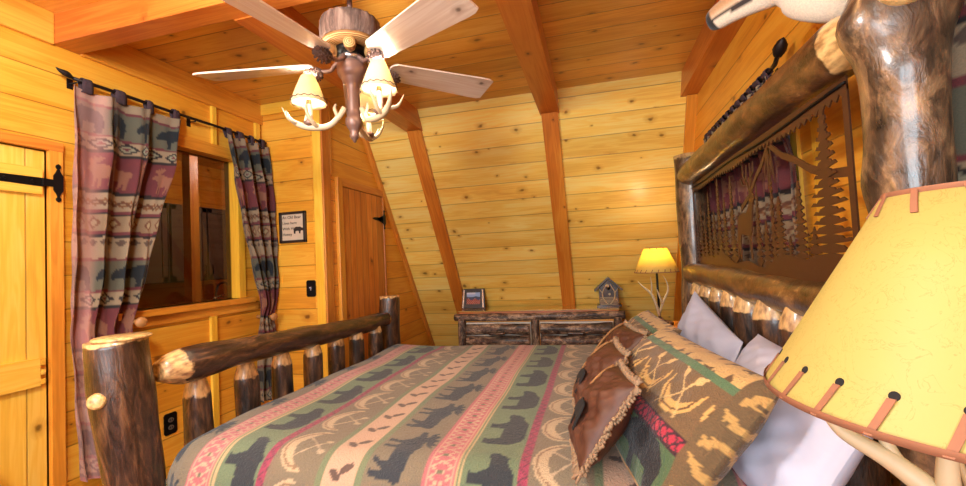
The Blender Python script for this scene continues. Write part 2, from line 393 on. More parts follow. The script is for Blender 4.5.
def quilt_col(x, y):
    """x across stripes, y along them (metres)"""
    C = np.empty(x.shape + (3,)); C[:] = K(134, 120, 98)
    q = np.mod(x + .44 + .045, .78) - .045      # 0 = centre of the pink stripe
    wob = 0
    pk = (q > -.045) & (q < .042); paint(C, pk, K(196, 112, 116))
    d = np.abs(q) ; yy = np.mod(y, .06) / .06
    lat = (np.abs(q - .026 * np.sin(2 * PI * yy)) < .0055) | (np.abs(q + .026 * np.sin(2 * PI * yy)) < .0055)
    paint(C, lat & pk, K(206, 176, 146))
    paint(C, pk & (np.abs(np.abs(q) - .036) < .003), K(212, 160, 140))
    paint(C, pk & (np.hypot(q, (yy - .5) * .06) < .008), K(120, 118, 92))
    gr = (q >= .042) & (q < .212); paint(C, gr, K(116, 132, 100))
    for a in (.048, .060): paint(C, np.abs(q - a) < .0032, K(204, 176, 130))
    # bears : nose towards +y, up = +x
    by = np.mod(y - .08, .29); bx = q - .076
    paint(C, inpoly((.25 - by) / .235 , bx / .215, BEAR), K(50, 56, 62))
    mg = (q >= .212) & (q < .24); paint(C, mg, K(166, 66, 92))
    zz = np.abs(np.mod(y, .04) / .04 - .5) * 2
    paint(C, mg & (np.abs(q - .215 - .022 * zz) < .003), K(110, 60, 74))
    # canoes
    cy = np.mod(y - .02, .21) - .105; cq = q - .325
    r = np.hypot(cq * 1.0 + .0, cy); can = (np.hypot(cq, cy * .82) < .078) & (np.hypot(cq - .038, cy * .82) > .074) & (cq < .05)
    paint(C, can, K(204, 178, 142))
    paint(C, can & (np.abs(np.hypot(cq, cy * .82) - .068) < .003), K(150, 120, 92))
    for s in (1, -1):
        l = np.abs((cy) - s * (cq - .03) * .9) < .004
        paint(C, l & (cq > -.03) & (cq < .06) & (q > .24), K(196, 172, 140))
        paint(C, (np.hypot((cq - .056) * 1., (cy - s * .026) * 1.6) < .013), K(196, 172, 140))
    g2 = ((q > .408) & (q < .43)) | ((q > .53) & (q < .552)); paint(C, g2, K(124, 134, 100))
    pc = (q >= .43) & (q <= .53); paint(C, pc, K(208, 170, 142))
    ly = np.mod(y, .115) - .0575
    for s in (1, -1):
        u = (q - .48) - s * .015; v2 = ly - .01 * s
        paint(C, pc & (((u * .8 + v2 * .6 * s) / .024) ** 2 + ((-u * .6 * s + v2 * .8) / .011) ** 2 < 1), K(104, 82, 72))
    my = np.mod(y + .03, .27); mx = q - .566
    paint(C, inpoly((.262 - my) / .25, mx / .165, MOOSE) & (q > .552), K(54, 60, 68))
    return C * .9

def curtain_col(s, t, pale=None):
    """s along cloth width, t down from the top"""
    C = np.empty(s.shape + (3,)); C[:] = K(188, 158, 124)
    t = np.mod(t, .74)
    def band(a, b, c): paint(C, (t >= a) & (t < b), c)
    mar = K(132, 56, 60); dk = K(50, 38, 38); crm = K(190, 160, 124); gg = K(118, 112, 90)
    band(.05, .065, mar); band(.065, .2, gg)
    bs = np.mod(s, .24)
    paint(C, inpoly(bs / .2, (.196 - t) / .19, BEAR) & (t > .07) & (t < .2), K(34, 38, 44))
    band(.2, .212, mar); band(.212, .275, crm)
    ds = np.mod(s, .13) - .065; dd = np.abs(ds) / .06 + np.abs(t - .243) / .03
    paint(C, (dd < 1) & (np.mod(np.floor((np.abs(ds)) * 100), 2) < 2), dk); paint(C, dd < .62, K(176, 170, 140)); paint(C, dd < .3, mar)
    band(.275, .29, dk); band(.29, .465, mar)
    ms = np.mod(s + .05, .2)
    paint(C, inpoly(ms / .15, (.455 - t) / .155, MOOSE) & (t > .3) & (t < .46), K(176, 112, 84))
    band(.465, .483, dk); band(.483, .49, crm)
    z = np.abs(np.mod(s, .07) / .07 - .5) * 2
    m = (t > .49) & (t < .56); paint(C, m & (np.abs((t - .525) - .025 * (z - .5)) < .007), K(150, 90, 50)); paint(C, m & (np.abs((t - .525) + .025 * (z - .5)) < .007), K(120, 70, 44))
    band(.56, .578, mar); band(.578, .585, dk); band(.585, .66, K(178, 144, 108))
    dd = np.abs(np.mod(s, .085) - .0425) / .03 + np.abs(t - .622) / .03; paint(C, (dd < 1), K(136, 78, 50)); paint(C, dd < .55, K(202, 176, 130))
    band(.66, .676, mar); band(.676, .69, dk)
    dd = np.abs(np.mod(s, .06) - .03) / .025 + np.abs(t - .715) / .018; paint(C, (dd < 1), K(110, 84, 70))
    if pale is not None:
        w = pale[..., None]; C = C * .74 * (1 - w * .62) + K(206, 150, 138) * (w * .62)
    else: C = C * .74
    return C

# ============================================================ ROOM SHELL
XL, XR, Y1, X2, ZC, YB = -2.31, .74, 2.6, -1.804, 2.5, -1.35
def sy(z): return 3.892 - .664 * (z - 1.3)          # room face of the sloping wall
SN = V((0, -1, -.664)).normalized()                   # its normal, into the room
SLEN = math.hypot(1, .664)
def slab(g, x, y, z, board, grain):
    oth = 3 - board - grain; bm = boxgeo(x, y, z, 2, 0, off=(0, 0))
    return g.add(bm.v, bm.f, [(p[board], p[oth], p[grain]) for p in bm.v])
def struct(o): o['kind'] = 'structure'; return o
def holewall(axis, pos, rng, zr, holes, board=2):
    """boards run along the wall; holes = (a0,a1,z0,z1) sorted by a"""
    g = Geo(); grain = 1 - axis
    def put(a0, a1, z0, z1):
        if a1 - a0 < 1e-4 or z1 - z0 < 1e-4: return
        if axis == 0: slab(g, pos, (a0, a1), (z0, z1), board, grain)
        else: slab(g, (a0, a1), pos, (z0, z1), board, grain)
    a = rng[0]
    for (h0, h1, z0, z1) in holes:
        put(a, h0, *zr); put(h0, h1, zr[0], z0); put(h0, h1, z1, zr[1]); a = h1
    put(a, rng[1], *zr); return g

D1 = (.50, 1.33, 0, 1.87); W1 = (1.60, 2.37, 1.12, 2.04)
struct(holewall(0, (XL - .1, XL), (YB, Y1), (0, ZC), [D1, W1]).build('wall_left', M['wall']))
struct(holewall(1, (Y1, Y1 + .09), (XL - .1, X2 - .09), (0, ZC), []).build('wall_corner', M['wall']))
def yzprism(poly, x0, x1, lcf, g=None):
    g = g or Geo(); n = len(poly)
    v = [(x0, p[0], p[1]) for p in poly] + [(x1, p[0], p[1]) for p in poly]
    f = [tuple(range(n)), tuple(range(n, 2 * n))[::-1]] + [(i, n + i, n + (i + 1) % n, (i + 1) % n) for i in range(n)]
    return g.add(v, f, [lcf(p) for p in v])
struct(yzprism([(Y1, 0), (sy(0), 0), (sy(ZC), ZC), (Y1, ZC)], X2 - .09, X2, lambda p: (p[2], p[0], p[1])).build('wall_closet', M['wall']))
def slc(p): return (p[2] * SLEN + .0, p[1], p[0])
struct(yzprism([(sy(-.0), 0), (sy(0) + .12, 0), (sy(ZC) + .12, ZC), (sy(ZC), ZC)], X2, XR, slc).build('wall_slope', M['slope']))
g = Geo(); slab(g, (XL - .1, XR + .08), (YB - .1, sy(ZC) + .12), (ZC, ZC + .06), 1, 0); struct(g.build('ceiling', M['ceil']))
g = Geo(); slab(g, (XL - .1, XR + .08), (YB - .1, sy(0) + .12), (-.06, 0), 0, 1); struct(g.build('floor', M['floor']))
W2 = (1.82, 2.66, .95, 1.88)
g = holewall(0, (XR, XR + .08), (YB, sy(ZC)), (0, ZC), [W2])
yzprism([(sy(ZC), 0), (sy(0) + .12, 0), (sy(ZC) + .12, ZC), (sy(ZC), ZC)], XR, XR + .08, lambda p: (p[2], p[0], p[1]), g)
struct(g.build('wall_right', M['wall']))
W3 = (-1.7, .1, .9, 2.1)
struct(holewall(1, (YB - .1, YB), (XL - .1, XR + .08), (0, ZC), [W3]).build('wall_back', M['wall']))

# beams and trims
tn = [0]
def trim(x, y, z, mat, ax, bev=.004, nm='trim'):
    tn[0] += 1; return struct(box('%s_%d' % (nm, tn[0]), x, y, z, M[mat], ax=ax, bev=bev))
def beam_y(x0, x1, y0=1.46, zb=2.355):
    tn[0] += 1; e = .0
    pts = [(y0, zb), (sy(zb) - e, zb), (sy(ZC), ZC), (y0, ZC)]; o = (random.random() * 3,)
    return struct(yzprism(pts, x0, x1, lambda p: (p[0] + o[0], p[2], p[1])).build('trim_%d' % tn[0], M['beam']))
beam_y(-.335, -.195); beam_y(-1.412, -1.28); beam_y(.635, XR)
trim((XL, XR), (1.352, 1.46), (2.36, ZC), 'beam', 0)
trim((XL, XL + .022), (YB, 1.352), (2.355, ZC), 'trim', 1); trim((XL, XL + .022), (1.46, Y1), (2.355, ZC), 'trim', 1)
trim((XL + .0, X2), (Y1 - .02, Y1), (2.42, ZC), 'yellowtrim', 0)
def rafter(x0, x1, z1, z0, th, mat='rafter'):
    tn[0] += 1; o = random.random() * 4
    poly = [(sy(z0), z0), (sy(z1), z1), (sy(z1) - th, z1), (sy(z0) - th, z0)]
    return struct(yzprism(poly, x0, x1, lambda p: (p[0] + o, p[1] + p[2] * .664, p[2] * SLEN + o)).build('trim_%d' % tn[0], M[mat]))
rafter(-.325, -.205, 2.353, .02, .045); rafter(-1.402, -1.288, 2.353, .02, .045)
rafter(X2, X2 + .03, 2.49, .02, .05); rafter(.672, XR, 2.353, .02, .03, 'trim')
# corner between corner wall and closet wall, casings, battens
trim((-1.872, -1.806), (Y1 - .016, Y1), (0, 2.42), 'yellowtrim', 2)
trim((X2, X2 + .014), (Y1 - .016, 2.672), (0, 2.5), 'rafter', 2)
trim((X2, X2 + .028), (2.735, 2.80), (0, 1.95), 'trim', 2); trim((X2, X2 + .024), (2.80, 3.452), (1.892, 1.95), 'rafter', 1)
trim((X2, X2 + .02), (3.43, 3.455), (0, 1.892), 'rafter', 2)
trim((X2, X2 + .012), (2.68, 2.70), (1.95, 2.5), 'trim', 2)
trim((XL, XL + .02), (2.17, 2.205), (2.11, 2.355), 'yellowtrim', 2); trim((XL, XL + .02), (2.53, 2.575), (2.0, 2.355), 'yellowtrim', 2)
trim((XL, XL + .02), (2.13, 2.175), (.12, 1.03), 'yellowtrim', 2)
trim((XR - .015, XR), (1.60, 1.665), (.7, 2.0), 'yellowtrim', 2); trim((XR - .015, XR), (1.665, 2.72), (1.9, 1.96), 'trim', 1)
tn[0] = 0
for (x, y, nm) in (((XL, XL + .015), (1.39, Y1), 'baseboard_left'), ((XL, X2), (Y1 - .015, Y1), 'baseboard_corner')):
    struct(box(nm, x, y, (0, .1), M['trim'], ax=1 if nm.endswith('left') else 0))

# window on the left wall, dark rooms behind it
def window(n, fx, y, z, pane, mat='trim', out=-1, sill=.05):
    r = struct(box('window_%d' % n, (fx, fx + .02) if out < 0 else (fx - .02, fx), (y[0] - .06, y[1] + .055), (z[1], z[1] + .07), M[mat], ax=1))
    x0 = fx - .09 if out < 0 else fx
    g = Geo(); X = (x0, fx + .012) if out < 0 else (fx - .012, fx + .075)
    zf = (z[0] + .001, z[1] - .001); boxgeo(X, (y[0] - .045, y[0] + .008), zf, 2, .002, g); boxgeo(X, (y[1] - .008, y[1] + .045), zf, 2, .002, g)
    g.build('window_frame', M['yellowtrim'], r)
    box('window_sill', (fx - .09, fx + sill) if out < 0 else (fx - sill, fx + .075), (y[0] - .1, y[1] + .09), (z[0] - .035, z[0]), M[mat], r, ax=1)
    xx = (x0 + .03, x0 + .036) if out < 0 else (fx + .04, fx + .046)
    box('window_pane', xx, y, z, M[pane], r, bev=0)
    return r
w = window(1, XL, W1[:2], W1[2:], 'pane_dark')
box('window_apron', (XL, XL + .018), (W1[0] - .06, Y1), (1.03, 1.085), M['trim'], w, ax=1)
window(2, XR, W2[:2], W2[2:], 'pane_dark', out=1, sill=.01)
# unseen window added in the back wall to let fill light in
r = struct(box('window_3', (W3[0] - .08, W3[1] + .08), (YB - .01, YB + .02), (W3[3], W3[3] + .09), M['trim'], ax=0))
g = Geo(); boxgeo((W3[0] - .07, W3[0]), (YB - .1, YB + .02), (W3[2], W3[3]), 2, .002, g); boxgeo((W3[1], W3[1] + .07), (YB - .1, YB + .02), (W3[2], W3[3]), 2, .002, g)
boxgeo((-.83, -.77), (YB - .06, YB - .02), (W3[2], W3[3]), 2, .002, g); g.build('window_frame', M['yellowtrim'], r)
box('window_sill', (W3[0] - .1, W3[1] + .1), (YB - .1, YB + .05), (W3[2] - .04, W3[2]), M['trim'], r, ax=0)

# lit-down kitchen seen through window_1
struct(holewall(0, (-4.3, -4.2), (.6, 4.6), (0, 2.5), []).build('wall_kitchen', M['wall']))
g = Geo(); slab(g, (-4.3, -2.41), (.6, .66), (0, 2.5), 2, 0); slab(g, (-4.3, -2.41), (4.54, 4.6), (0, 2.5), 2, 0); struct(g.build('wall_kitchen_ends', M['wall']))
g = Geo(); slab(g, (-4.3, -2.41), (.6, 4.6), (2.5, 2.56), 1, 0); struct(g.build('ceiling_kitchen', M['ceil']))
g = Geo(); slab(g, (-4.3, -2.41), (.6, 4.6), (-.06, 0), 1, 0); struct(g.build('floor_kitchen', M['floor']))
struct(box('wall_kitchen_right', (-2.47, -2.41), (2.7, 4.6), (0, 2.5), M['wall'], ax=1))
struct(box('trim_kitchen', (-3.28, -3.2), (2.80, 2.88), (0, 2.5), M['trim'], ax=2))
def kitchen_cabinet(y0, y1, label, x0=-4.19, z0=1.22, z1=1.98):
    r = empty('kitchen_cabinet', ((x0 + .15), (y0 + y1) / 2, z0), label, 'cabinet', 'wall cabinets beyond the window')
    box('cabinet_body', (x0, x0 + .3), (y0, y1), (z0, z1), M['cabinet'], r)
    n = 2; w_ = (y1 - y0) / n
    for i in range(n):
        a, b = y0 + i * w_ + .01, y0 + (i + 1) * w_ - .01
        d = box('cabinet_door', (x0 + .3, x0 + .318), (a, b), (z0 + .01, z1 - .01), M['cabinet'], r)
        g = Geo()
        for (ya, yb, za, zb) in ((a, a + .05, z0 + .01, z1 - .01), (b - .05, b, z0 + .01, z1 - .01), (a, b, z0 + .01, z0 + .06), (a, b, z1 - .06, z1 - .01)):
            boxgeo((x0 + .318, x0 + .328), (ya, yb), (za, zb), 2, .002, g)
        g.build('door_molding', M['cabinet'], d)
        hy = b - .03 if i == 0 else a + .03
        tube([(x0 + .33, hy, z0 + .06), (x0 + .35, hy, z0 + .07), (x0 + .35, hy, z0 + .15), (x0 + .33, hy, z0 + .16)], .005, 8).build('door_handle', M['blackiron'], d, True)
kitchen_cabinet(2.35, 3.15, 'dim grey wall cabinet behind the left half of the dark window')
kitchen_cabinet(3.17, 3.97, 'dim grey wall cabinet behind the right half of the dark window')
r = empty('kitchen_counter', (-3.9, 3.3, 0), 'dark kitchen counter beyond the window pane, under the wall cabinets', 'counter')
box('counter_cabinet', (-4.19, -3.62), (2.2, 4.4), (0, .86), M['cabinet'], r); box('worktop', (-4.19, -3.58), (2.18, 4.42), (.86, .9), M['counter'], r)
r = empty('faucet', (-3.95, 3.72, .9), 'chrome kitchen faucet standing on the counter beyond the window', 'faucet')
lathe([(.03, .0), (.03, .02), (.018, .03), (.016, .1), (.02, .1), (.02, .14)], (-3.95, 3.72, .9)).build('faucet_base', M['silver'], r, True)
tube(smoothpath([(-3.95, 3.72, 1.02), (-3.9, 3.72, 1.16), (-3.8, 3.72, 1.18), (-3.72, 3.72, 1.1)], 14), .012, 10).build('spout', M['silver'], r, True)
tube([(-3.95, 3.74, 1.03), (-3.93, 3.82, 1.06)], .008).build('faucet_lever', M['silver'], r, True)

# doors
def strap(g, x, y0, y1, z, taper=True):
    n = 12; top = []; bot = []
    for i in range(n + 1):
        s = i / n; y = y0 + (y1 - y0) * s; h = .009 + .010 * s if taper else .012
        if s < .12: h = .012 * math.sin(PI * min(1, s / .12 + .15))
        top.append((y, z + h)); bot.append((y, z - h))
    return prism(top + bot[::-1], lambda u, v, d: (x + d, u, v), 0, .004, g)
def finial_plate(g, x, y, z, h=.08, w=.02):
    pts = []
    prof = [(0, .0), (.004, .0), (.012, -.006), (.012, -.014), (.004, -.02), (.008, -.03), (.018, -.045), (.02, -h)]
    prof = [(w * .9 * a / .02, h + .0 + b * h / .08) for a, b in [(.001, 0), (.009, -.006), (.011, -.014), (.004, -.022), (.009, -.034), (.02, -.05), (.02, -.08)]]
    r = [(y + a, z + b) for a, b in prof]; l = [(y - a, z + b) for a, b in prof]
    r2 = [(y + a, z - b) for a, b in prof][::-1]; l2 = [(y - a, z - b) for a, b in prof][::-1]
    return prism(r + r2 + l2[::-1] + l[::-1], lambda u, v, d: (x + d, u, v), 0, .005, g)
dr = struct(boxgeo((XL - .03, XL - .004), (D1[0] + .004, D1[1] - .004), (0.005, D1[3] - .004), 2, .002, off=(0, 0)).build('door_1', M['door']))
# vertical boards: board axis must be y
me = dr.data; lcv = [];
for v in me.vertices: lcv += [v.co.y, v.co.x, v.co.z]
me.attributes['lc'].data.foreach_set('vector', lcv)
box('top_rail', (XL - .004, XL + .018), (D1[0] + .03, 1.308), (1.672, 1.785), M['doorrail'], dr, ax=1)
g = boxgeo((XL - .004, XL + .018), (D1[0] + .03, 1.296), (.855, .975), 1, .003)
for k in range(3): boxgeo((XL - .004, XL + .018), (1.296, 1.312), (.862 + k * .04, .884 + k * .04), 1, .003, g)
g.build('middle_rail', M['doorrail'], dr)
prism([(1.318, .10), (1.318, .31), (.91, .853), (.75, .853)], lambda u, v, d: (XL - .004 + d, u, v), 0, .022, lc=None).build('diagonal_brace', M['doorrail'], dr)
g = Geo(); strap(g, XL + .018, .80, 1.31, 1.725); boxgeo((XL + .018, XL + .03), (1.30, 1.345), (1.71, 1.742), 2, .003, g); finial_plate(g, XL + .026, 1.357, 1.728, .085)
for yy in (.92, 1.05, 1.18, 1.27): lathe([(.007, 0), (.006, .004), (.001, .005)], (XL + .022, yy, 1.725), 10, g, ax=(1, 0, 0))
g.build('strap_hinge', M['blackiron'], dr)
g = boxgeo((XL - .1, XL + .022), (D1[1], D1[1] + .05), (0, D1[3] + .04), 2, .003); g.build('door_jamb', M['trim'], dr)
boxgeo((XL - .1, XL + .024), (D1[0] - .05, D1[1] + .052), (D1[3], D1[3] + .042), 1, .003).build('door_header', M['rafter'], dr)
boxgeo((XL - .1, XL + .022), (D1[0] - .05, D1[0]), (0, D1[3]), 2, .003).build('door_jamb', M['trim'], dr)
d2 = struct(boxgeo((X2 + .001, X2 + .018), (2.803, 3.427), (.02, 1.888), 2, .002, off=(0, 0)).build('door_2', M['closet']))
lcv = []
for v in d2.data.vertices: lcv += [v.co.y, v.co.x, v.co.z]
d2.data.attributes['lc'].data.foreach_set('vector', lcv)
g = Geo(); strap(g, X2 + .02, 3.24, 3.42, 1.69); finial_plate(g, X2 + .024, 3.435, 1.69, .085, .024); prism([(3.30, 1.69), (3.42, 1.725), (3.42, 1.655)], lambda u, v, d: (X2 + .02 + d, u, v), 0, .004, g)
g.build('strap_hinge', M['blackiron'], d2)

# ============================================================ WALL THINGS
def wall_plate(name, label, cat, cx, cy, cz, axis, kind):
    r = empty(name, (cx, cy, cz - .06), label, cat); w2, h2 = .036, .057
    def Mp(u, v, d): return (cx + u, cy - d, cz + v) if axis == 1 else (cx + d, cy + u, cz + v)
    poly = []
    for k in range(28):   # scalloped rustic edge
        a = 2 * PI * k / 28; c, s = math.cos(a), math.sin(a); m = max(abs(c), abs(s)); poly.append((w2 * c / m * (1 + .03 * (k % 2)), h2 * s / m * (1 + .02 * (k % 2))))
    prism(poly, Mp, 0, .006).build('cover_plate', M['blackiron'], r)
    if kind == 'switch':
        prism([(-.006, -.013), (.006, -.013), (.006, .013), (-.006, .013)], Mp, .006, .008).build('switch_slot', M['silver'], r)
        g = Geo(); tube([Mp(0, 0, .006), Mp(0, .008, .02)], .004, 8, g); g.build('toggle', M['linen'], r)
    else:
        for s in (-1, 1):
            poly = [(.016 * math.cos(a) , s * .02 + .013 * math.sin(a)) for a in np.linspace(0, 2 * PI, 17)[:-1]]
            o = prism(poly, Mp, .006, .009).build('socket', M['cabinet'], r)
            for q in (-.006, .006): prism([(q - .0015, s * .02 - .004), (q + .0015, s * .02 - .004), (q + .0015, s * .02 + .006), (q - .0015, s * .02 + .006)], Mp, .009, .0095).build('slot', M['eye'], o)
wall_plate('light_switch', 'dark rustic light switch plate on pine wall below the small framed bear sign', 'light switch', -1.925, Y1, 1.155, 1, 'switch')
wall_plate('power_outlet', 'dark double power outlet low on the pine wall behind the footboard', 'outlet', XL, 1.87, .482, 0, 'outlet')

def text(body, size, loc, rot, mat, parent, ext=.0008, name='lettering'):
    c = bpy.data.curves.new(name, 'FONT'); c.body = body; c.size = size; c.extrude = ext; c.align_x = 'LEFT'; c.align_y = 'CENTER'
    t = bpy.data.objects.new(name + '_tmp', c); COL.objects.link(t); bpy.context.view_layer.update()
    me = bpy.data.meshes.new_from_object(t.evaluated_get(bpy.context.evaluated_depsgraph_get()))
    bpy.data.objects.remove(t); me.materials.clear(); me.materials.append(mat)
    o = bpy.data.objects.new(name, me); COL.objects.link(o); o.parent = parent
    o.location = V(loc) - origin_of(parent); o.rotation_euler = rot; return o
r = empty('framed_sign', (-2.05, Y1, 1.48), 'small dark framed sign with a bear and old bear verse on pine wall', 'framed sign')
px0, px1, pz0, pz1 = -2.160, -1.945, 1.482, 1.702
g = Geo()
for (a, b, c, d) in ((px0, px1, pz0, pz0 + .018), (px0, px1, pz1 - .018, pz1), (px0, px0 + .018, pz0, pz1), (px1 - .018, px1, pz0, pz1)): boxgeo((a, b), (Y1 - .022, Y1), (c, d), 0, .003, g)
g.build('frame', M['darkframe'], r)
M['paper'] = plain('tan_paper', rgb(206, 178, 150), .8, 0, .1, 20.)
M['ink'] = plain('dark_ink', rgb(40, 26, 20), .8, 0, .1)
card = box('printed_card', (px0 + .015, px1 - .015), (Y1 - .01, Y1 - .002), (pz0 + .015, pz1 - .015), M['paper'], r, bev=0)
for k, (s, sz) in enumerate((('An Old Bear', .030), ('Lives here', .029), ('With His', .029), ('Honey', .029))):
    text(s, sz, (px0 + .021, Y1 - .0105, 1.662 - k * .040), (PI / 2, 0, 0), M['ink'], r)
prism([(px0 + .198 - .085 * a + .0, 1.545 + .09 * b * .9) for a, b in BEAR], lambda u, v, d: (u, Y1 - .0105 - d, v), 0, .001).build('bear_print', M['ink'], r)

# ============================================================ CURTAINS
def curtain(name, label, group, X, zt, zb, yl, yr, cw, folds, amp, tabs, rod, rodr, room=1, palef=None, tiez=None, tieamp=.4, nu=150, nv=230, phase=0., tshift=0., bulge=None, tabw=.028):
    """X = plane of the cloth; yl/yr = (z,y) tables of the two edges"""
    r = empty(name, (X, (yl[0][1] + yr[0][1]) / 2, zt), label, 'curtain', group)
    zs = np.linspace(zt, zb, nv); u = np.linspace(0, 1, nu)
    zl = [a for a, _ in yl][::-1]; L = np.interp(zs, zl, [b for _, b in yl][::-1]); R_ = np.interp(zs, [a for a, _ in yr][::-1], [b for _, b in yr][::-1])
    U, Z = np.meshgrid(u, zs); Lm = L[:, None]; Rm = R_[:, None]
    sag = .012 * np.abs(np.sin(PI * U * (tabs - 1))) * np.clip(1 - (zt - Z) / .1, 0, 1)
    Yc = Lm + (Rm - Lm) * (U + .018 * np.sin(2 * PI * U * folds + 1 + phase))
    A = amp * (.45 + .55 * np.clip((zt - Z) / .3, 0, 1))
    if tiez: A = A * (1 - (1 - tieamp) * np.exp(-((Z - tiez) / .10) ** 2))
    fold = np.sin(2 * PI * U * folds + phase + .5 * np.sin(Z * 3)) + .35 * np.sin(2 * PI * U * folds * 2.3 + Z * 4 + 1) + .12 * np.sin(Z * 23 + U * 30)
    Xc = X + room * (A * fold + A * .4)
    if bulge is not None: Xc = Xc + room * np.interp(Z, bulge[0][::-1], bulge[1][::-1]) * (1 if np.isscalar(1) else 1)
    pts = np.stack([Xc, Yc, Z - sag], -1).reshape(-1, 3)
    S = U * cw; T = (zt - Z) + .018 * np.sin(U * folds * 2 * PI) * .3 + tshift
    if tiez: T = T + .03 * np.exp(-((Z - tiez) / .15) ** 2) * np.abs(U - .5)
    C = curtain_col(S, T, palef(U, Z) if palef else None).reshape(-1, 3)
    f = quadgrid(nu, nv)
    # give the cloth a real thickness
    n = len(pts); back = pts.copy(); back[:, 0] -= room * .003
    idx = lambda i, j: j * nu + i
    ff = list(f) + [tuple(i + n for i in q)[::-1] for q in f]
    edge = [idx(i, 0) for i in range(nu)] + [idx(nu - 1, j) for j in range(1, nv)] + [idx(i, nv - 1) for i in range(nu - 2, -1, -1)] + [idx(0, j) for j in range(nv - 2, 0, -1)]
    for a, b in zip(edge, edge[1:] + edge[:1]): ff.append((a, b, b + n, a + n))
    lc = np.stack([S, Z, 0 * S], -1).reshape(-1, 3)
    link('drape', np.vstack([pts, back]), ff, M['curtain'], r, True, np.vstack([lc, lc]), None, np.vstack([C, C]))
    for k in range(tabs):
        uu = (k + .35) / (tabs - .3) if tabs > 1 else .5; yy = L[0] + (R_[0] - L[0]) * min(uu, .97)
        g = Geo(); w_ = tabw; prof = []
        for a in np.linspace(-.5 * PI, 1.5 * PI, 15): prof.append((rod[0] + math.cos(a) * (rodr + .006), rod[1] + max(math.sin(a) * (rodr + .006), -9)))
        for a in range(15):
            if math.sin(-.5 * PI + 2 * PI * a / 14) < -.3: prof[a] = (X + room * .01 * math.cos(-.5 * PI + 2 * PI * a / 14), zt - .02)
        v = []; 
        for (xx, zz) in prof:
            for q in (-1, -.3, .3, 1): v.append((xx + .003 * math.sin(q * 3 + k), yy + q * w_ * (1 if zz < rod[1] else .8) * (.8 + .2 * math.sin(k * 2)), zz))
        g.add(v, [tuple(reversed(f_)) for f_ in quadgrid(4, 15)]); o = g.build('tab', M['tabcloth'], r, True)
        md = o.modifiers.new('thick', 'SOLIDIFY'); md.thickness = .003
    return r
def rodthing(name, label, X, z, y0, y1, rad, brk):
    r = empty(name, (X, (y0 + y1) / 2, z), label, 'curtain rod', None)
    tube([(X, y0 + (y1 - y0) * i / 12, z + .002 * math.sin(i)) for i in range(13)], rad, 10).build('rod', M['rust'], r, True)
    for y in brk:
        g = Geo(); s = -1 if X < 0 else 1; w_ = XL if X < 0 else XR
        boxgeo(sorted((w_, w_ - s * .004)), (y - .012, y + .012), (z - .035, z + .012), 2, .001, g); tube([(w_, y, z - .01), (X, y, z - .012), (X, y, z)], .004, 8, g)
        g.build('bracket', M['rust'], r)
    return r
ROD = (-2.255, 2.215)
rr = rodthing('curtain_rod', 'dark iron curtain rod above the left wall window', ROD[0], ROD[1], 1.40, 2.585, .008, (1.42, 2.02))
g = Geo(); horn([(ROD[0], 1.40, 2.215, .006), (ROD[0], 1.375, 2.225, .014), (ROD[0], 1.35, 2.232, .008), (ROD[0], 1.335, 2.24, .001)], g); g.build('finial', M['rust'], rr, True)
cg = 'lodge pattern tab curtains at the left window'
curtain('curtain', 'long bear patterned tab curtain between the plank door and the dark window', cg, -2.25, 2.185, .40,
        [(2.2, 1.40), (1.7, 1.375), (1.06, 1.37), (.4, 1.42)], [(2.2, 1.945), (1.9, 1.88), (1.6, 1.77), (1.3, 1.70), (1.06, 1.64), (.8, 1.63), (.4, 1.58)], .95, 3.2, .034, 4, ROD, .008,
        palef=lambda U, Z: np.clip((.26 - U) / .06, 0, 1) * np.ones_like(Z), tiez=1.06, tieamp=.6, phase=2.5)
curtain('curtain', 'bear patterned tab curtain gathered in the corner right of the dark window', cg, -2.245, 2.185, .42,
        [(2.2, 2.215), (1.9, 2.25), (1.6, 2.31), (1.3, 2.39), (1.06, 2.45), (.9, 2.43), (.42, 2.40)], [(2.2, 2.58), (1.4, 2.575), (1.1, 2.575), (.96, 2.55), (.42, 2.575)], .95, 3.1, .034, 4, ROD, .008,
        tiez=.97, tieamp=.5, phase=.6, tshift=.0, bulge=([2.2, 1.4, .42], [.0, .02, .03]))
for (y, z, lab) in ((1.63, 1.075, 'wooden tieback knob holding the long curtain beside the plank door'), (2.52, .975, 'wooden tieback knob holding the gathered corner curtain')):
    o = tube(smoothpath([(XL, y, z), (XL + .07, y, z), (XL + .13, y - .01, z), (XL + .15, y - .03, z)], 10), .012, 12)
    lathe([(.001, -.012), (.022, -.01), (.026, 0), (.022, .01), (.001, .012)], (XL + .155, y - .02, z), 14, o, ax=(1, -.4, 0))
    tag(o.build('curtain_tieback', M['brick'], None, True, origin=(XL, y, z)), lab, 'curtain tieback', 'wooden curtain tiebacks')

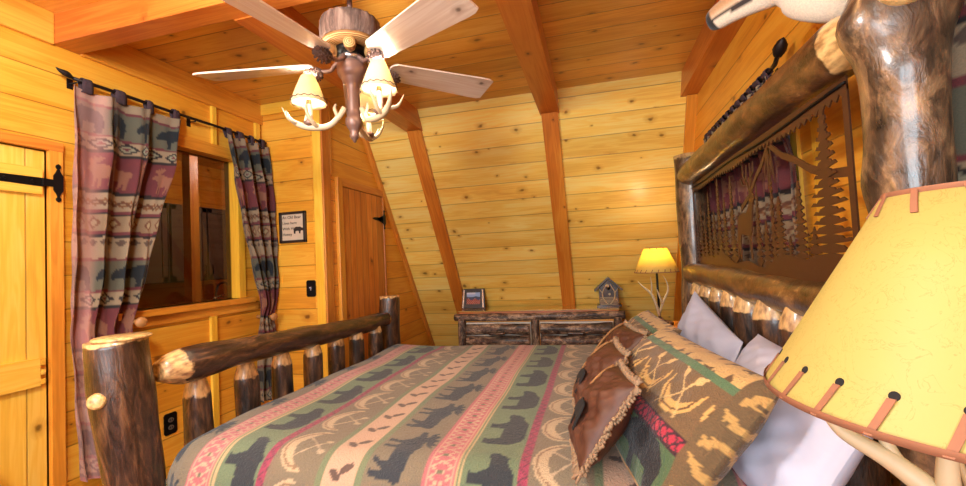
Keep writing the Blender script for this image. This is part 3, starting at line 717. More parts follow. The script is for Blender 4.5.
# curtain behind the headboard and the one beside the near post
RODR = (.705, 1.985)
rr = rodthing('curtain_rod', 'dark iron curtain rod with leaf finial above the headboard window', RODR[0], RODR[1], 1.87, 2.93, .007, (1.92, 2.88))
g = Geo()
horn([(.705, 1.88, 1.985, .007), (.70, 1.83, 1.985, .009), (.69, 1.79, 1.99, .007), (.69, 1.775, 1.995, .006)], g)
lathe([(.004, 0), (.014, .008), (.023, .03), (.019, .055), (.010, .07), (.001, .08)], (.69, 1.785, 1.99), 12, g, ax=(0, -.75, .5), wob=lambda th, k: 1 + .12 * math.sin(5 * th + k * 2))
horn([(.70, 1.86, 1.985, .005), (.685, 1.81, 1.965, .004), (.68, 1.775, 1.965, .005), (.68, 1.74, 1.972, .002)], g)
g.build('finial', M['rust'], rr, True)
curtain('curtain', 'maroon patterned curtain hanging on the wall behind the headboard cutout panel', 'patterned curtains along the headboard wall', .702, 1.975, .85,
        [(1.98, 1.90), (1.8, 1.80), (1.6, 1.70), (.85, 1.68)], [(1.95, 2.88), (.85, 2.84)], 1.7, 10, .016, 12, RODR, .007, room=-1, phase=1., tabw=.036)
RODN = (.705, 2.21)
rodthing('curtain_rod', 'dark curtain rod above the patterned curtain at the near bedpost', RODN[0], RODN[1], .18, 1.1, .007, (.2, 1.08))
curtain('curtain', 'beige and maroon patterned curtain on the wall just right of the near bedpost', 'patterned curtains along the headboard wall', .70, 2.18, .68,
        [(2.2, .25), (.68, .25)], [(2.2, 1.05), (.68, 1.05)], 1.0, 5, .012, 7, RODN, .007, room=-1, phase=2., tshift=.22)
P_BACKFILL, P_FAN, P_NEAR, P_FAR, P_KIT, P_CEIL, EXPO = 50., 5., .3, 2., 18., 56., 0.95

# ============================================================ BED
FX, HX = -1.45, .57
bed = empty('log_bed', (-.44, 1.9, 0), 'rustic log bed with peeled spindles and brown metal forest cutout headboard', 'bed')
log('bed_post', (FX + .03, 1.085, 0), (FX - .012, 1.032, 1.105), .058, .084, M['bark'], bed, peel1=.012, wob=.06, bend=.012, n=60, knots=[(.83, .4, .02, .06), (.5, 2, .012, .05)])
pst = bed.children[-1]
pd = V((.55, -.83, .08)).normalized()
o = V((FX - .04, 1.02, .93)); g = Geo(); lathe([(.040, .03), (.032, .06), (.025, .08), (.023, .098), (.018, .103), (.001, .104)], o, 18, g, ax=pd); g.peel = [1 if i % 1 == 0 else 0 for i in range(len(g.v))]
g.build('branch_stub', M['bark_brown'], pst, True)
g = Geo(); lathe([(.001, .0), (.076, .0), (.080, .004), (.077, .009), (.001, .010)], (FX - .012, 1.033, 1.104), 26, g, wob=lambda th, k: 1 + .05 * math.sin(2 * th) + .03 * math.sin(5 * th)); g.peel = [1] * len(g.v); g.build('cut_top', M['bark_brown'], pst, True)
log('bed_post', (FX, 2.84, 0), (FX, 2.84, 1.07), .075, .07, M['bark'], bed, peel1=.01, bend=.01)
log('bed_post', (HX + .060, .985, 0), (HX + .022, 1.008, 2.02), .046, .068, M['bark_head'], bed, wob=.05, bend=.012, n=90, seg=44, peel1=.01,
    knots=[(.855, PI * .5, .035, .06), (.80, 2.6, .015, .05), (.6, 4.6, .012, .06), (.86, 4.1, .02, .045), (.70, .8, .010, .05)])
pst = bed.children[-1]
g = Geo(); lathe([(.045, .0), (.036, .03), (.032, .035), (.028, .038), (.001, .039)], (HX + .01, .955, 1.765), 20, g, ax=(-.35, -.93, -.05)); g.peel = [1] * len(g.v); g.build('branch_stub', M['bark_brown'], pst, True)
log('bed_post', (HX, 2.79, 0), (HX, 2.79, 1.865), .085, .08, M['bark_head'], bed, wob=.06, bend=.01, peel1=.01)
log('footboard_log', (FX, 1.125, .965), (FX, 2.80, .925), .062, .047, M['bark'], bed, peel0=.075, peel1=.03, tap0=.52, tap1=.8, wob=.09, bend=.014, n=70, seg=32)
log('lower_footboard_log', (FX, 1.06, .32), (FX, 2.8, .32), .05, .05, M['bark'], bed, wob=.06)
for i, y in enumerate((1.287, 1.513, 1.729, 1.952, 2.166, 2.366, 2.601)):
    log('spindle', (FX, y + random.uniform(-.01, .01), .34), (FX, y, .93), .052, .044, M['bark'], bed, peel1=.085, tap1=.5, wob=.05, bend=.004, n=30, seg=20)
log('headboard_top_log', (HX, 1.035, 1.742), (HX, 2.74, 1.752), .064, .068, M['bark_brown'], bed, peel0=.10, tap0=.62, wob=.05, bend=.008, n=80, seg=36)
log('headboard_lower_log', (HX, 1.06, 1.155), (HX, 2.76, 1.150), .052, .064, M['bark_brown'], bed, wob=.08, bend=.008, n=60, seg=28)
log('headboard_bottom_log', (HX, 1.06, .36), (HX, 2.76, .36), .06, .06, M['bark'], bed, wob=.08)
for i, y in enumerate((1.22, 1.45, 1.66, 1.86, 2.05, 2.25, 2.45, 2.63)):
    log('spindle', (HX, y + random.uniform(-.01, .01), .38), (HX, y, 1.125), .066, .06, M['bark'], bed, peel1=.075, tap1=.62, wob=.06, bend=.004, n=36, seg=22)
for y in (1.04, 2.76):
    log('side_rail', (FX, y, .36), (HX, y, .36), .05, .05, M['bark'], bed, wob=.05)

# headboard metal panel: forest and elk cut out of sheet metal
def fir(cx, z0, h, w, seed, n=9):
    rs = random.Random(seed); L = []; R_ = []
    for k in range(n):
        s = k / n; ww = w * (.12 + .88 * (1 - s)) * rs.uniform(.8, 1.1) / 2; zc = z0 + h * .08 + h * .9 * s; st = h * .9 / n
        R_ += [(cx + ww, zc - st * .15), (cx + ww * .82, zc + st * .22), (cx + ww * .62, zc + st * .1), (cx + ww * .5, zc + st * .42), (cx + w * .05, zc + st * .62)]
        ww *= rs.uniform(.85, 1.1)
        L += [(cx - ww, zc - st * .15), (cx - ww * .82, zc + st * .22), (cx - ww * .62, zc + st * .1), (cx - ww * .5, zc + st * .42), (cx - w * .05, zc + st * .62)]
    return [(cx + w * .04, z0)] + R_ + [(cx, z0 + h)] + L[::-1] + [(cx - w * .04, z0)]
g = Geo(); PX = HX + .0
def PM(u, v, d): return (PX + d, u, v)
def add(poly, d=0): prism(poly, PM, -.002 + d * .0003, .002 + d * .0003, g)
yA, yB, zA, zB = 1.13, 2.72, 1.205, 1.655
add([(yA, zA - .02), (yB, zA - .02), (yB, zA + .045)] + [(yA + (yB - yA) * s, zA + .045 + .018 * math.sin(s * 11) + .012 * math.sin(s * 31)) for s in np.linspace(.98, .02, 40)] + [(yA, zA + .07)])
top = [(yA, zB + .02), (yB, zB + .02), (yB, zB - .02)]
for i in range(100, -1, -1):
    s = i / 100; top.append((yA + (yB - yA) * s, zB - .012 - .014 * (i % 2) - .010 * math.sin(s * 9) ** 2))
add(top, 1)
add([(yA, zA), (yA + .022, zA), (yA + .022, zB), (yA, zB)], 2); add([(yB - .03, zA), (yB, zA), (yB, zB), (yB - .03, zB)], 2)
k = 3
for (cy, h, w_) in ((1.25, .42, .22), (1.405, .26, .11), (1.33, .12, .08), (1.545, .23, .13), (1.48, .10, .07), (1.66, .16, .10), (1.73, .30, .06), (2.02, .38, .10), (2.12, .30, .11), (2.21, .40, .10), (2.30, .26, .10), (2.39, .36, .11), (2.48, .27, .10), (2.56, .34, .10), (2.65, .24, .10), (1.60, .34, .05)):
    add(fir(cy, zA + .02, h, w_ * 1.1, int(cy * 100), 16 if h > .35 else 12 if h > .2 else 8), k); k = 3 + (k - 2) % 8
def strip(pts, w0, w1):
    L = []; R_ = []
    for i, (a, b) in enumerate(pts):
        w = (w0 + (w1 - w0) * i / (len(pts) - 1)); L.append((a, b + w)); R_.append((a, b - w))
    add(L + R_[::-1], 12)
strip([(1.60, 1.635), (1.50, 1.575), (1.42, 1.545), (1.33, 1.50), (1.24, 1.47), (1.15, 1.46)], .010, .012)
strip([(1.60, 1.635), (1.66, 1.58), (1.72, 1.55), (1.80, 1.49), (1.9, 1.45)], .010, .010)
for (a, b, c, d) in ((1.60, 1.64, 1.565, 1.50), (1.605, 1.64, 1.62, 1.49), (1.60, 1.64, 1.585, 1.53), (1.61, 1.63, 1.65, 1.52)):
    add([(a - .008, b), (a + .008, b), (c, d)], 13)
# elk, facing the near post
elk = [(1.98, 1.25), (1.965, 1.36), (1.95, 1.42), (1.90, 1.435), (1.85, 1.43), (1.82, 1.455), (1.80, 1.50), (1.765, 1.495), (1.755, 1.475), (1.775, 1.46), (1.79, 1.41), (1.80, 1.36), (1.815, 1.34), (1.81, 1.25), (1.825, 1.25), (1.835, 1.34), (1.92, 1.35), (1.935, 1.32), (1.93, 1.25), (1.945, 1.25), (1.955, 1.30), (1.965, 1.25)]
add(elk, 14)
for pts in (((1.80, 1.50), (1.83, 1.55), (1.82, 1.61)), ((1.825, 1.545), (1.86, 1.575), (1.865, 1.62)), ((1.80, 1.50), (1.78, 1.55), (1.785, 1.61)), ((1.785, 1.55), (1.755, 1.57), (1.75, 1.61)), ((1.83, 1.53), (1.87, 1.54), (1.89, 1.57))):
    (a, b), (c, d), (e, f) = pts; w_ = .005
    add([(a - w_, b), (a + w_, b), (c + w_, d), (e + .001, f), (e - .001, f), (c - w_, d)], 15)
g.build('forest_cutout_panel', M['panelmetal'], bed)
tube([(PX - .004, y, 1.655 + .004 * math.sin(y * 7)) for y in np.linspace(yA, yB, 20)], .004, 6).build('panel_edge_rod', M['blackiron'], bed.children[-1], True)

# mattress and quilt
o = boxgeo((-1.365, .475), (1.15, 2.69), (.41, .735), 0, .05).build('mattress', M['mattress'], None, True, origin=(-.44, 1.9, .41))
tag(o, 'thick pale mattress carried by the log bed beneath the striped wildlife quilt', 'mattress')
def drape_prof(lo, hi, r_lo, r_hi, hang_lo, hang_hi, n_h, n_t):
    """returns arrays (pos, drop, arclength)"""
    P = []
    if hang_lo: 
        for q in np.linspace(hang_lo, r_lo, n_h): P.append((lo, q))
    else: P.append((lo, 0))
    if hang_lo:
        for a in np.linspace(0, PI / 2, 34)[1:]: P.append((lo + r_lo * (1 - math.cos(a)), r_lo * (1 - math.sin(a))))
    for q in np.linspace(lo + (r_lo if hang_lo else 0), hi - (r_hi if hang_hi else 0), n_t)[1:]: P.append((q, 0))
    if hang_hi:
        for a in np.linspace(0, PI / 2, 16)[1:]: P.append((hi - r_hi * (1 - math.sin(a)), r_hi * (1 - math.cos(a))))
        for q in np.linspace(r_hi, hang_hi, n_h)[1:]: P.append((hi, q))
    P = np.array(P); s = np.concatenate([[0], np.cumsum(np.hypot(np.diff(P[:, 0]), np.diff(P[:, 1])))])
    return P, s
PXs, sx = drape_prof(-1.385, .47, .07, .05, .30, None, 46, 330)
PYs, syy = drape_prof(1.065, 2.725, .125, .05, .42, .35, 66, 300)
X0 = -1.385 + .07; kx = np.argmin(abs(PXs[:, 0] - X0) + PXs[:, 1]); ky = np.argmin(abs(PYs[:, 0] - 1.19) + PYs[:, 1])
U = X0 + (sx - sx[kx]); W_ = 1.19 + (syy - syy[ky])
gx, gy = np.meshgrid(PXs[:, 0], PYs[:, 0]); dx_, dy_ = np.meshgrid(PXs[:, 1], PYs[:, 1]); uu, vv_ = np.meshgrid(U, W_)
drop = (dx_ ** 3 + dy_ ** 3) ** (1 / 3.)
# round the plan at the near foot corner
cxr = np.clip((-1.30 - gx) / .085, 0, 1); cyr = np.clip((1.21 - gy) / .125, 0, 1)
gx = gx + .012 * cxr * cyr; gy = gy + .03 * cxr * cyr
wv = .003 * np.sin(uu * 9 + 2 * np.sin(vv_ * 5)) + .003 * np.sin(vv_ * 11 + uu * 6) + .004 * np.sin(uu * 3.1 + 1)
Zq = .752 - drop + wv * (drop < .2)
gy = gy - np.where(dy_ > .1, .012 * np.sin(uu * 14) * np.clip(dy_ / .4, 0, 1), 0) * (gy < 1.3)
pts = np.stack([gx, gy, Zq], -1).reshape(-1, 3)
nq = gx.shape
C = quilt_col(uu, vv_).reshape(-1, 3)
q = link('quilt', pts, quadgrid(nq[1], nq[0]), M['quilt'], None, True, np.stack([uu, vv_, 0 * uu], -1).reshape(-1, 3), None, C, origin=(-.45, 1.9, .75))
md = q.modifiers.new('thick', 'SOLIDIFY'); md.thickness = .008; md.offset = -1
tag(q, 'green, pink and taupe striped quilt with bears, moose and canoes spread over the log bed', 'quilt')

# ============================================================ PILLOWS
def moth(C, x, y, c, sp=.075):
    ix = np.floor(x / sp); iy = np.floor(y / sp); lx = np.mod(x, sp) - sp / 2; ly = np.mod(y, sp) - sp / 2
    a = (ix * 2.3 + iy * 1.7); u = lx * np.cos(a) + ly * np.sin(a); v = -lx * np.sin(a) + ly * np.cos(a)
    m = ((u / .026) ** 2 + (v / .006) ** 2 < 1) | ((np.abs(u) / .016) ** 2 + ((v + .004 - np.abs(u) * .3) / .012) ** 2 < 1) & (np.abs(u) > .004)
    C[m] = c
def sham_col(u, v, w, h):
    """u,v in [-1,1]"""
    x = u * w / 2; y = (v + 1) / 2
    C = np.empty(u.shape + (3,)); C[:] = K(112, 86, 56); Y = y * h
    m = y < .36; paint(C, m, K(74, 96, 62)); 
    for s in (-.02, .16): paint(C, inpoly((x + .22) / .24 , (Y - .02) / .20, BEAR) & m, K(34, 32, 34))
    paint(C, inpoly((x - .06) / .22, (Y - .02) / .20, BEAR) & m, K(34, 32, 34))
    for a in (.02, .05): paint(C, np.abs(y - a) < .008, K(180, 130, 60))
    rd = (y >= .36) & (y < .46); paint(C, rd, K(176, 48, 66))
    z = np.abs(np.mod(x, .05) / .05 - .5) * 2
    paint(C, rd & ((np.abs((y - .36) / .10 - z) < .12) | (np.abs((y - .36) / .10 - 1 + z) < .12)), K(70, 34, 44)); paint(C, (np.abs(y - .365) < .008) | (np.abs(y - .455) < .008), K(60, 30, 36))
    cx = (np.mod(x + .03, .155) - .0775) * 1.25; cy = (y - .66) * h * 1.1
    can = (np.hypot(cx * .9, cy - .01) < .078) & (np.hypot(cx * .9, cy - .045) > .078) & (y > .46)
    paint(C, can, K(204, 160, 92)); paint(C, can & (np.abs(np.hypot(cx * .9, cy - .01) - .066) < .003), K(104, 72, 40))
    for s in (1, -1):
        paint(C, (np.abs(cx - s * (cy + .0) * .8) < .004) & (np.abs(cy) < .065) & (y > .46), K(206, 170, 110))
        paint(C, (np.hypot((cx - s * .034) * 1.2, (cy - .045)) < .014) & (y > .46), K(206, 170, 110))
    paint(C, (y > .80) & (y < .855), K(84, 110, 76))
    m = y >= .855; C2 = C.copy(); paint(C2, m, K(196, 158, 98)); moth(C2, x, Y, K(98, 70, 42), .06); C[m] = C2[m]
    m = np.abs(u) > .88; C2 = C.copy(); paint(C2, m, K(104, 82, 54)); moth(C2, x, Y, K(180, 142, 82), .06); C[m] = C2[m]
    return C
def pillow(name, label, cat, group, c, ua, va, w, h, t, mat, colfn=None, nu=70, nv=60, pinch=.06, seed=1, slump=.0, wr=1., root=None, origin=None):
    ua = V(ua).normalized(); va = V(va); va = (va - ua * va.dot(ua)).normalized(); na = ua.cross(va).normalized(); c = V(c)
    rs = np.random.RandomState(seed); ph = rs.rand(12) * 6
    u, v = np.meshgrid(np.linspace(-1, 1, nu), np.linspace(-1, 1, nv))
    u = np.sign(u) * np.abs(u) ** .85; v = np.sign(v) * np.abs(v) ** .85
    T = t / 2 * (np.clip(1 - np.abs(u) ** 2.4, 0, 1) * np.clip(1 - np.abs(v) ** 2.4, 0, 1)) ** .55
    x = u * w / 2 * (1 - pinch * (1 - v ** 2) * u ** 2); y = v * h / 2 * (1 - pinch * (1 - u ** 2) * v ** 2)
    wrk = (np.sin(u * 5 + ph[0] + v * 2) * .4 + np.sin(v * 7 + ph[1] - u * 3) * .35 + np.sin((u + v) * 11 + ph[2]) * .22 + np.sin((u * 1.3 - v) * 17 + ph[3]) * .12) * .010 * wr * np.clip(T / (t / 2) * 1.4, 0, 1)
    T0 = T * (1 + slump * (-v))
    V_ = []; 
    def P(sgn):
        z = sgn * T0 + wrk * (1 if sgn > 0 else .4) + slump * .06 * (u ** 2)
        return x[..., None] * np.array(ua) + y[..., None] * np.array(va) + z[..., None] * np.array(na) + np.array(c)
    F, B = P(1).reshape(-1, 3), P(-1).reshape(-1, 3)
    for q_, e_ in ((F, .0), (B, .004)): q_[:, 2] = np.maximum(q_[:, 2], .764 + (q_[:, 2] - .764) * .02 + e_)
    q = quadgrid(nu, nv); n = nu * nv
    fs = list(q) + [tuple(i + n for i in f)[::-1] for f in q]
    edge = list(range(nu)) + [j * nu + nu - 1 for j in range(1, nv)] + [(nv - 1) * nu + i for i in range(nu - 2, -1, -1)] + [j * nu for j in range(nv - 2, 0, -1)]
    for a, b in zip(edge, edge[1:] + edge[:1]): fs.append((a + n, b + n, b, a))
    C = None
    if colfn is not None: C = colfn(u, v).reshape(-1, 3); C = np.vstack([C, C])
    lc = np.stack([x, y, 0 * x], -1).reshape(-1, 3); lc2 = lc + np.array([0, 0, .2])
    if root is None:
        o = link(name, np.vstack([F, B]), fs, mat, None, True, np.vstack([lc, lc2]), None, C, origin=tuple(c - va * (h * .4)))
        tag(o, label, cat, group)
    else: o = link(name, np.vstack([F, B]), fs, mat, root, True, np.vstack([lc, lc2]), None, C)
    border = [V(F[i]) for i in edge]
    surf = lambda a, b, off=.0: c + ua * (a * w / 2) + va * (b * h / 2) + na * (t / 2 * ((1 - abs(a) ** 2.4) * (1 - abs(b) ** 2.4)) ** .55 * (1 - slump * b) + off + slump * .06 * a * a)
    return o, border, surf, (ua, va, na)

sg = 'patchwork wildlife pillow shams'
# u axis runs from far to near so that u x v looks into the room (towards -x)
def sham(label, c, ua, va, w, h, t, seed):
    return pillow('pillow_sham', label, 'pillow', sg, c, ua, va, w, h, t, M['quilt'], lambda u, v: sham_col(u, v, w, h), 170, 120, seed=seed, pinch=.03, wr=1.3)
sham('nearer quilted wildlife sham with red lattice stripe and black bear on green patch', (.165, 1.285, .878), (.17, -.985, -.01), (.24, .02, .28), .68, .39, .21, 3)
sham('farther quilted wildlife sham, half hidden behind the leather pillows', (.135, 1.99, .865), (.08, -.99, 0), (.26, .05, .28), .60, .39, .16, 8)
wg = 'white pillows against the headboard'
pillow('pillow', 'nearer white striped cotton pillow behind the shams, below the big lampshade', 'pillow', wg, (.405, 1.235, .87), (.05, -1, .0), (.20, .0, .32), .60, .36, .16, M['linen'], seed=11, wr=1.3)
pillow('pillow', 'farther white cotton pillow with a corner pointing up against the spindles', 'pillow', wg, (.41, 1.98, .86), (.04, -1, -.22), (.12, -.22, .36), .60, .38, .14, M['linen'], seed=14, wr=1.3)

def leather_col(u, v):
    C = np.empty(u.shape + (3,)); C[:] = K(84, 48, 32)
    n = (np.sin(u * 7 + v * 3) + np.sin(v * 11 - u * 4) + np.sin(u * 23 + v * 17) * .5)[..., None] * .012
    return np.clip(C + n, 0, 1)
lg = 'small fringed brown leather pillows'
def fringe_geo(border, nrm, c, length=.020, per=5):
    rs = random.Random(4); g = Geo(); n = len(border)
    # evenly resample the border
    B = border + [border[0]]; L = [0]
    for a, b in zip(B, B[1:]): L.append(L[-1] + (b - a).length)
    tot = L[-1]; cnt = int(tot / .004); j = 0
    for k in range(cnt):
        s = tot * k / cnt
        while L[j + 1] < s: j += 1
        p = B[j].lerp(B[j + 1], (s - L[j]) / max(1e-6, L[j + 1] - L[j])); t = (B[j + 1] - B[j]).normalized(); out = t.cross(nrm)
        if out.dot(p - c) < 0: out = -out
        for m in range(2):
            d = (out + t * rs.uniform(-.35, .35) + nrm * rs.uniform(-.45, .45)).normalized(); ll = length * rs.uniform(.7, 1.15)
            e = p + d * ll + V((0, 0, -.12 * ll)); mid = p + d * ll * .55 + nrm * rs.uniform(-.003, .003)
            tube([p - out * .004, mid, e], [.0030, .0042, .0034], 5, g)
    return g
def leather(label, c, ua, va, s, seed, roll=0):
    c = V(c); r = empty('leather_pillow', c - V((0, 0, s * .4)), label, 'pillow', lg)
    o, border, surf, (ua, va, na) = pillow('pillow_body', None, None, None, c, ua, va, s, s * .92, .105, M['leather'], leather_col, 60, 56, seed=seed, root=r, wr=1.2)
    fringe_geo(border, na, c).build('fringe', M['fringe'], r, True)
    for k, b in enumerate((-.86, -.66)):
        pts = [surf(b + .08 * math.sin(a * 2 + k), a, .0035) for a in np.linspace(-.93, .93, 26)]
        tube(pts, .0042, 6).build('gold_cord', M['cord'], r, True)
    # bear patch follows the surface
    bm = bmesh.new(); vs = []
    N = 30; poly = [(-.28 + .72 * a, -.55 + 1.0 * b) for a, b in BEAR]
    face = bm.faces.new([bm.verts.new((a, b, 0)) for a, b in poly]); bmesh.ops.triangulate(bm, faces=[face]); bmesh.ops.subdivide_edges(bm, edges=bm.edges[:], cuts=3, use_grid_fill=True)
    bm.verts.index_update(); g = Geo(); g.add([surf(v.co.x, v.co.y, .005) for v in bm.verts], [[v.index for v in f.verts] for f in bm.faces]); bm.free()
    o = g.build('bear_patch', M['blackcloth'], r, True); md = o.modifiers.new('t', 'SOLIDIFY'); md.thickness = .003
    return r
leather('nearest fringed brown leather pillow with a black bear patch, in front of the sham', (-.005, 1.172, .885), (.10, -.98, .06), (.14, .03, .20), .265, 2)
leather('middle fringed brown leather pillow of the three, half covered by the nearest one', (-.01, 1.46, .89), (.10, -.98, .02), (.14, .03, .20), .27, 5)
leather('farthest fringed brown leather pillow of the three, below the birdhouse', (.055, 1.80, .895), (.22, -.96, .0), (.16, .05, .20), .28, 9)

# ============================================================ CEILING FAN
FC = (-.915, 1.54)
fan = empty('ceiling_fan', (FC[0], FC[1], 1.83), 'rustic ceiling fan with five pale wood blades, bark drum and three antler lamps', 'ceiling fan')
def L3(prof, name, mat, par=fan, seg=28, c=FC, wob=None): return lathe(prof, (c[0], c[1], 0), seg, wob=wob).build(name, M[mat], par, True)
L3([(.055, 2.5), (.06, 2.49), (.05, 2.46), (.015, 2.445)], 'ceiling_canopy', 'bronze'); L3([(.011, 2.29), (.011, 2.46)], 'down_rod', 'bronze', seg=14)
# bark drum
g = lathe([(.001, 2.300), (.100, 2.300), (.112, 2.295), (.119, 2.28), (.121, 2.25), (.119, 2.220), (.115, 2.205), (.114, 2.204)], (FC[0], FC[1], 0), 72, wob=lambda th, k: 1 + .018 * math.sin(19 * th + k) + .012 * math.sin(43 * th), cap=False)
g.build('bark_drum', M['drum'], fan, True)
M['endgrain'] = plain('ringed_end_grain', rgb(196, 150, 84), .7, 0, .2, 30.)
t = NT('ringed_wood'); x, y, z = t.sep(t.attr('lc').outputs['Vector']); rr_ = t.math('SQRT', t.math('ADD', t.math('MULTIPLY', x, x), t.math('MULTIPLY', y, y)))
sn = t.math('SINE', t.math('ADD', t.math('MULTIPLY', rr_, 900.), t.math('MULTIPLY', t.noise(t.attr('lc').outputs['Vector'], 30.), 4.)))
M['ringed'] = t.fin(t.ramp(sn, [(0, rgb(150, 100, 50)), (.6, rgb(214, 172, 108))]), .6)
L3([(.114, 2.205), (.115, 2.196), (.10, 2.186), (.07, 2.18), (.001, 2.18)], 'drum_underside', 'ringed')
L3([(.062, 2.182), (.068, 2.172), (.064, 2.158), (.05, 2.15)], 'motor_ring', 'blackiron'); L3([(.048, 2.152), (.052, 2.147), (.053, 2.137), (.048, 2.131), (.04, 2.13), (.04, 2.12)], 'motor_band', 'silver')
L3([(.04, 2.125), (.056, 2.122), (.061, 2.11), (.060, 2.085), (.055, 2.07), (.047, 2.062), (.042, 2.055), (.040, 2.045), (.028, 2.035), (.026, 2.0), (.027, 1.93), (.028, 1.90), (.033, 1.895), (.034, 1.875), (.028, 1.86), (.020, 1.848), (.016, 1.835), (.02, 1.825), (.016, 1.815), (.008, 1.808), (.006, 1.80), (.001, 1.797)], 'lamp_column', 'bronze')
BZ = 2.12
def pinecone(c, ax, parent, L=.085, r=.034):
    g = Geo(); c = V(c); ax = V(ax).normalized(); a = ax.orthogonal().normalized(); b = ax.cross(a)
    lathe([(.3 * r, 0), (.75 * r, L * .15), (.8 * r, L * .45), (.6 * r, L * .75), (.05 * r, L)], c, 12, g, ax=ax)
    for i in range(70):
        s = i / 70; th = i * 2.39996; rr = r * math.sin(PI * min(.97, .16 + .8 * s)) ** .7
        d = a * math.cos(th) + b * math.sin(th); p = c + ax * L * s + d * rr * .75
        q = p + d * rr * .38 + ax * .004; tg = ax.cross(d); w_ = .0075 * (1 - .4 * s)
        g.add([p + tg * w_ * .6, p - tg * w_ * .6, q - tg * w_, q + ax * .005, q + tg * w_, p - ax * .003], [(0, 4, 3, 2, 1), (0, 1, 5), (1, 2, 5), (2, 3, 5), (3, 4, 5), (4, 0, 5)])
    return g.build('pinecone', M['cone'], parent, False)
for ang in (190, 261, 333, 45, 117):
    a = math.radians(ang); d = V((math.cos(a), math.sin(a), 0)); p = V((-d.y, d.x, 0)); tilt = math.radians(-13)
    pw = p * math.cos(tilt) + V((0, 0, 1)) * math.sin(tilt); nn = d.cross(pw)
    base = V((FC[0], FC[1], BZ))
    outline = []
    r0, r1 = .155, .64; wi, wo = .052, .078
    for (s, w_) in ((0, .6), (.02, .85), (.05, 1), (.3, 1), (.6, 1), (.9, 1), (.96, .97), (1, .84)): outline.append((r0 + (r1 - r0) * s, (wi + (wo - wi) * s) * w_))
    poly = outline + [(a_, -b_) for a_, b_ in outline[::-1]]
    o_ = random.random() * 5
    g = Geo(); n = len(poly); vs = []
    for dd in (-.0035, .0035):
        for (a_, b_) in poly: vs.append(base + d * a_ + pw * b_ + nn * dd)
    g.add(vs, [tuple(range(n))[::-1], tuple(range(n, 2 * n))] + [(i, (i + 1) % n, n + (i + 1) % n, n + i) for i in range(n)], [(p_[1] + o_, o_, p_[0]) for p_ in poly] * 2)
    bl = g.build('fan_blade', M['blade'], fan)
    zc = V((0, 0, 1))
    horn([tuple(base + d * .045 + zc * .02) + (.011,), tuple(base + d * .07 - zc * .005 + p * .010) + (.009,), tuple(base + d * .10 - zc * .018 - p * .004) + (.008,), tuple(base + d * .19 - zc * .012) + (.008,)]).build('blade_arm', M['bronze'], bl, True)
    pinecone(base + d * .125 - zc * .028, d, bl, .075, .028)
    # split log ends hanging under the drum between the arms
for ang in (225, 297, 369, 81, 153):
    a = math.radians(ang); d = V((math.cos(a), math.sin(a), 0)); c = V((FC[0], FC[1], 2.165)) + d * .078
    lathe([(.001, -.02), (.020, -.018), (.024, 0), (.024, .02), (.020, .026), (.001, .028)], c, 18, ax=d).build('log_ornament', M['ringed'], fan, True)
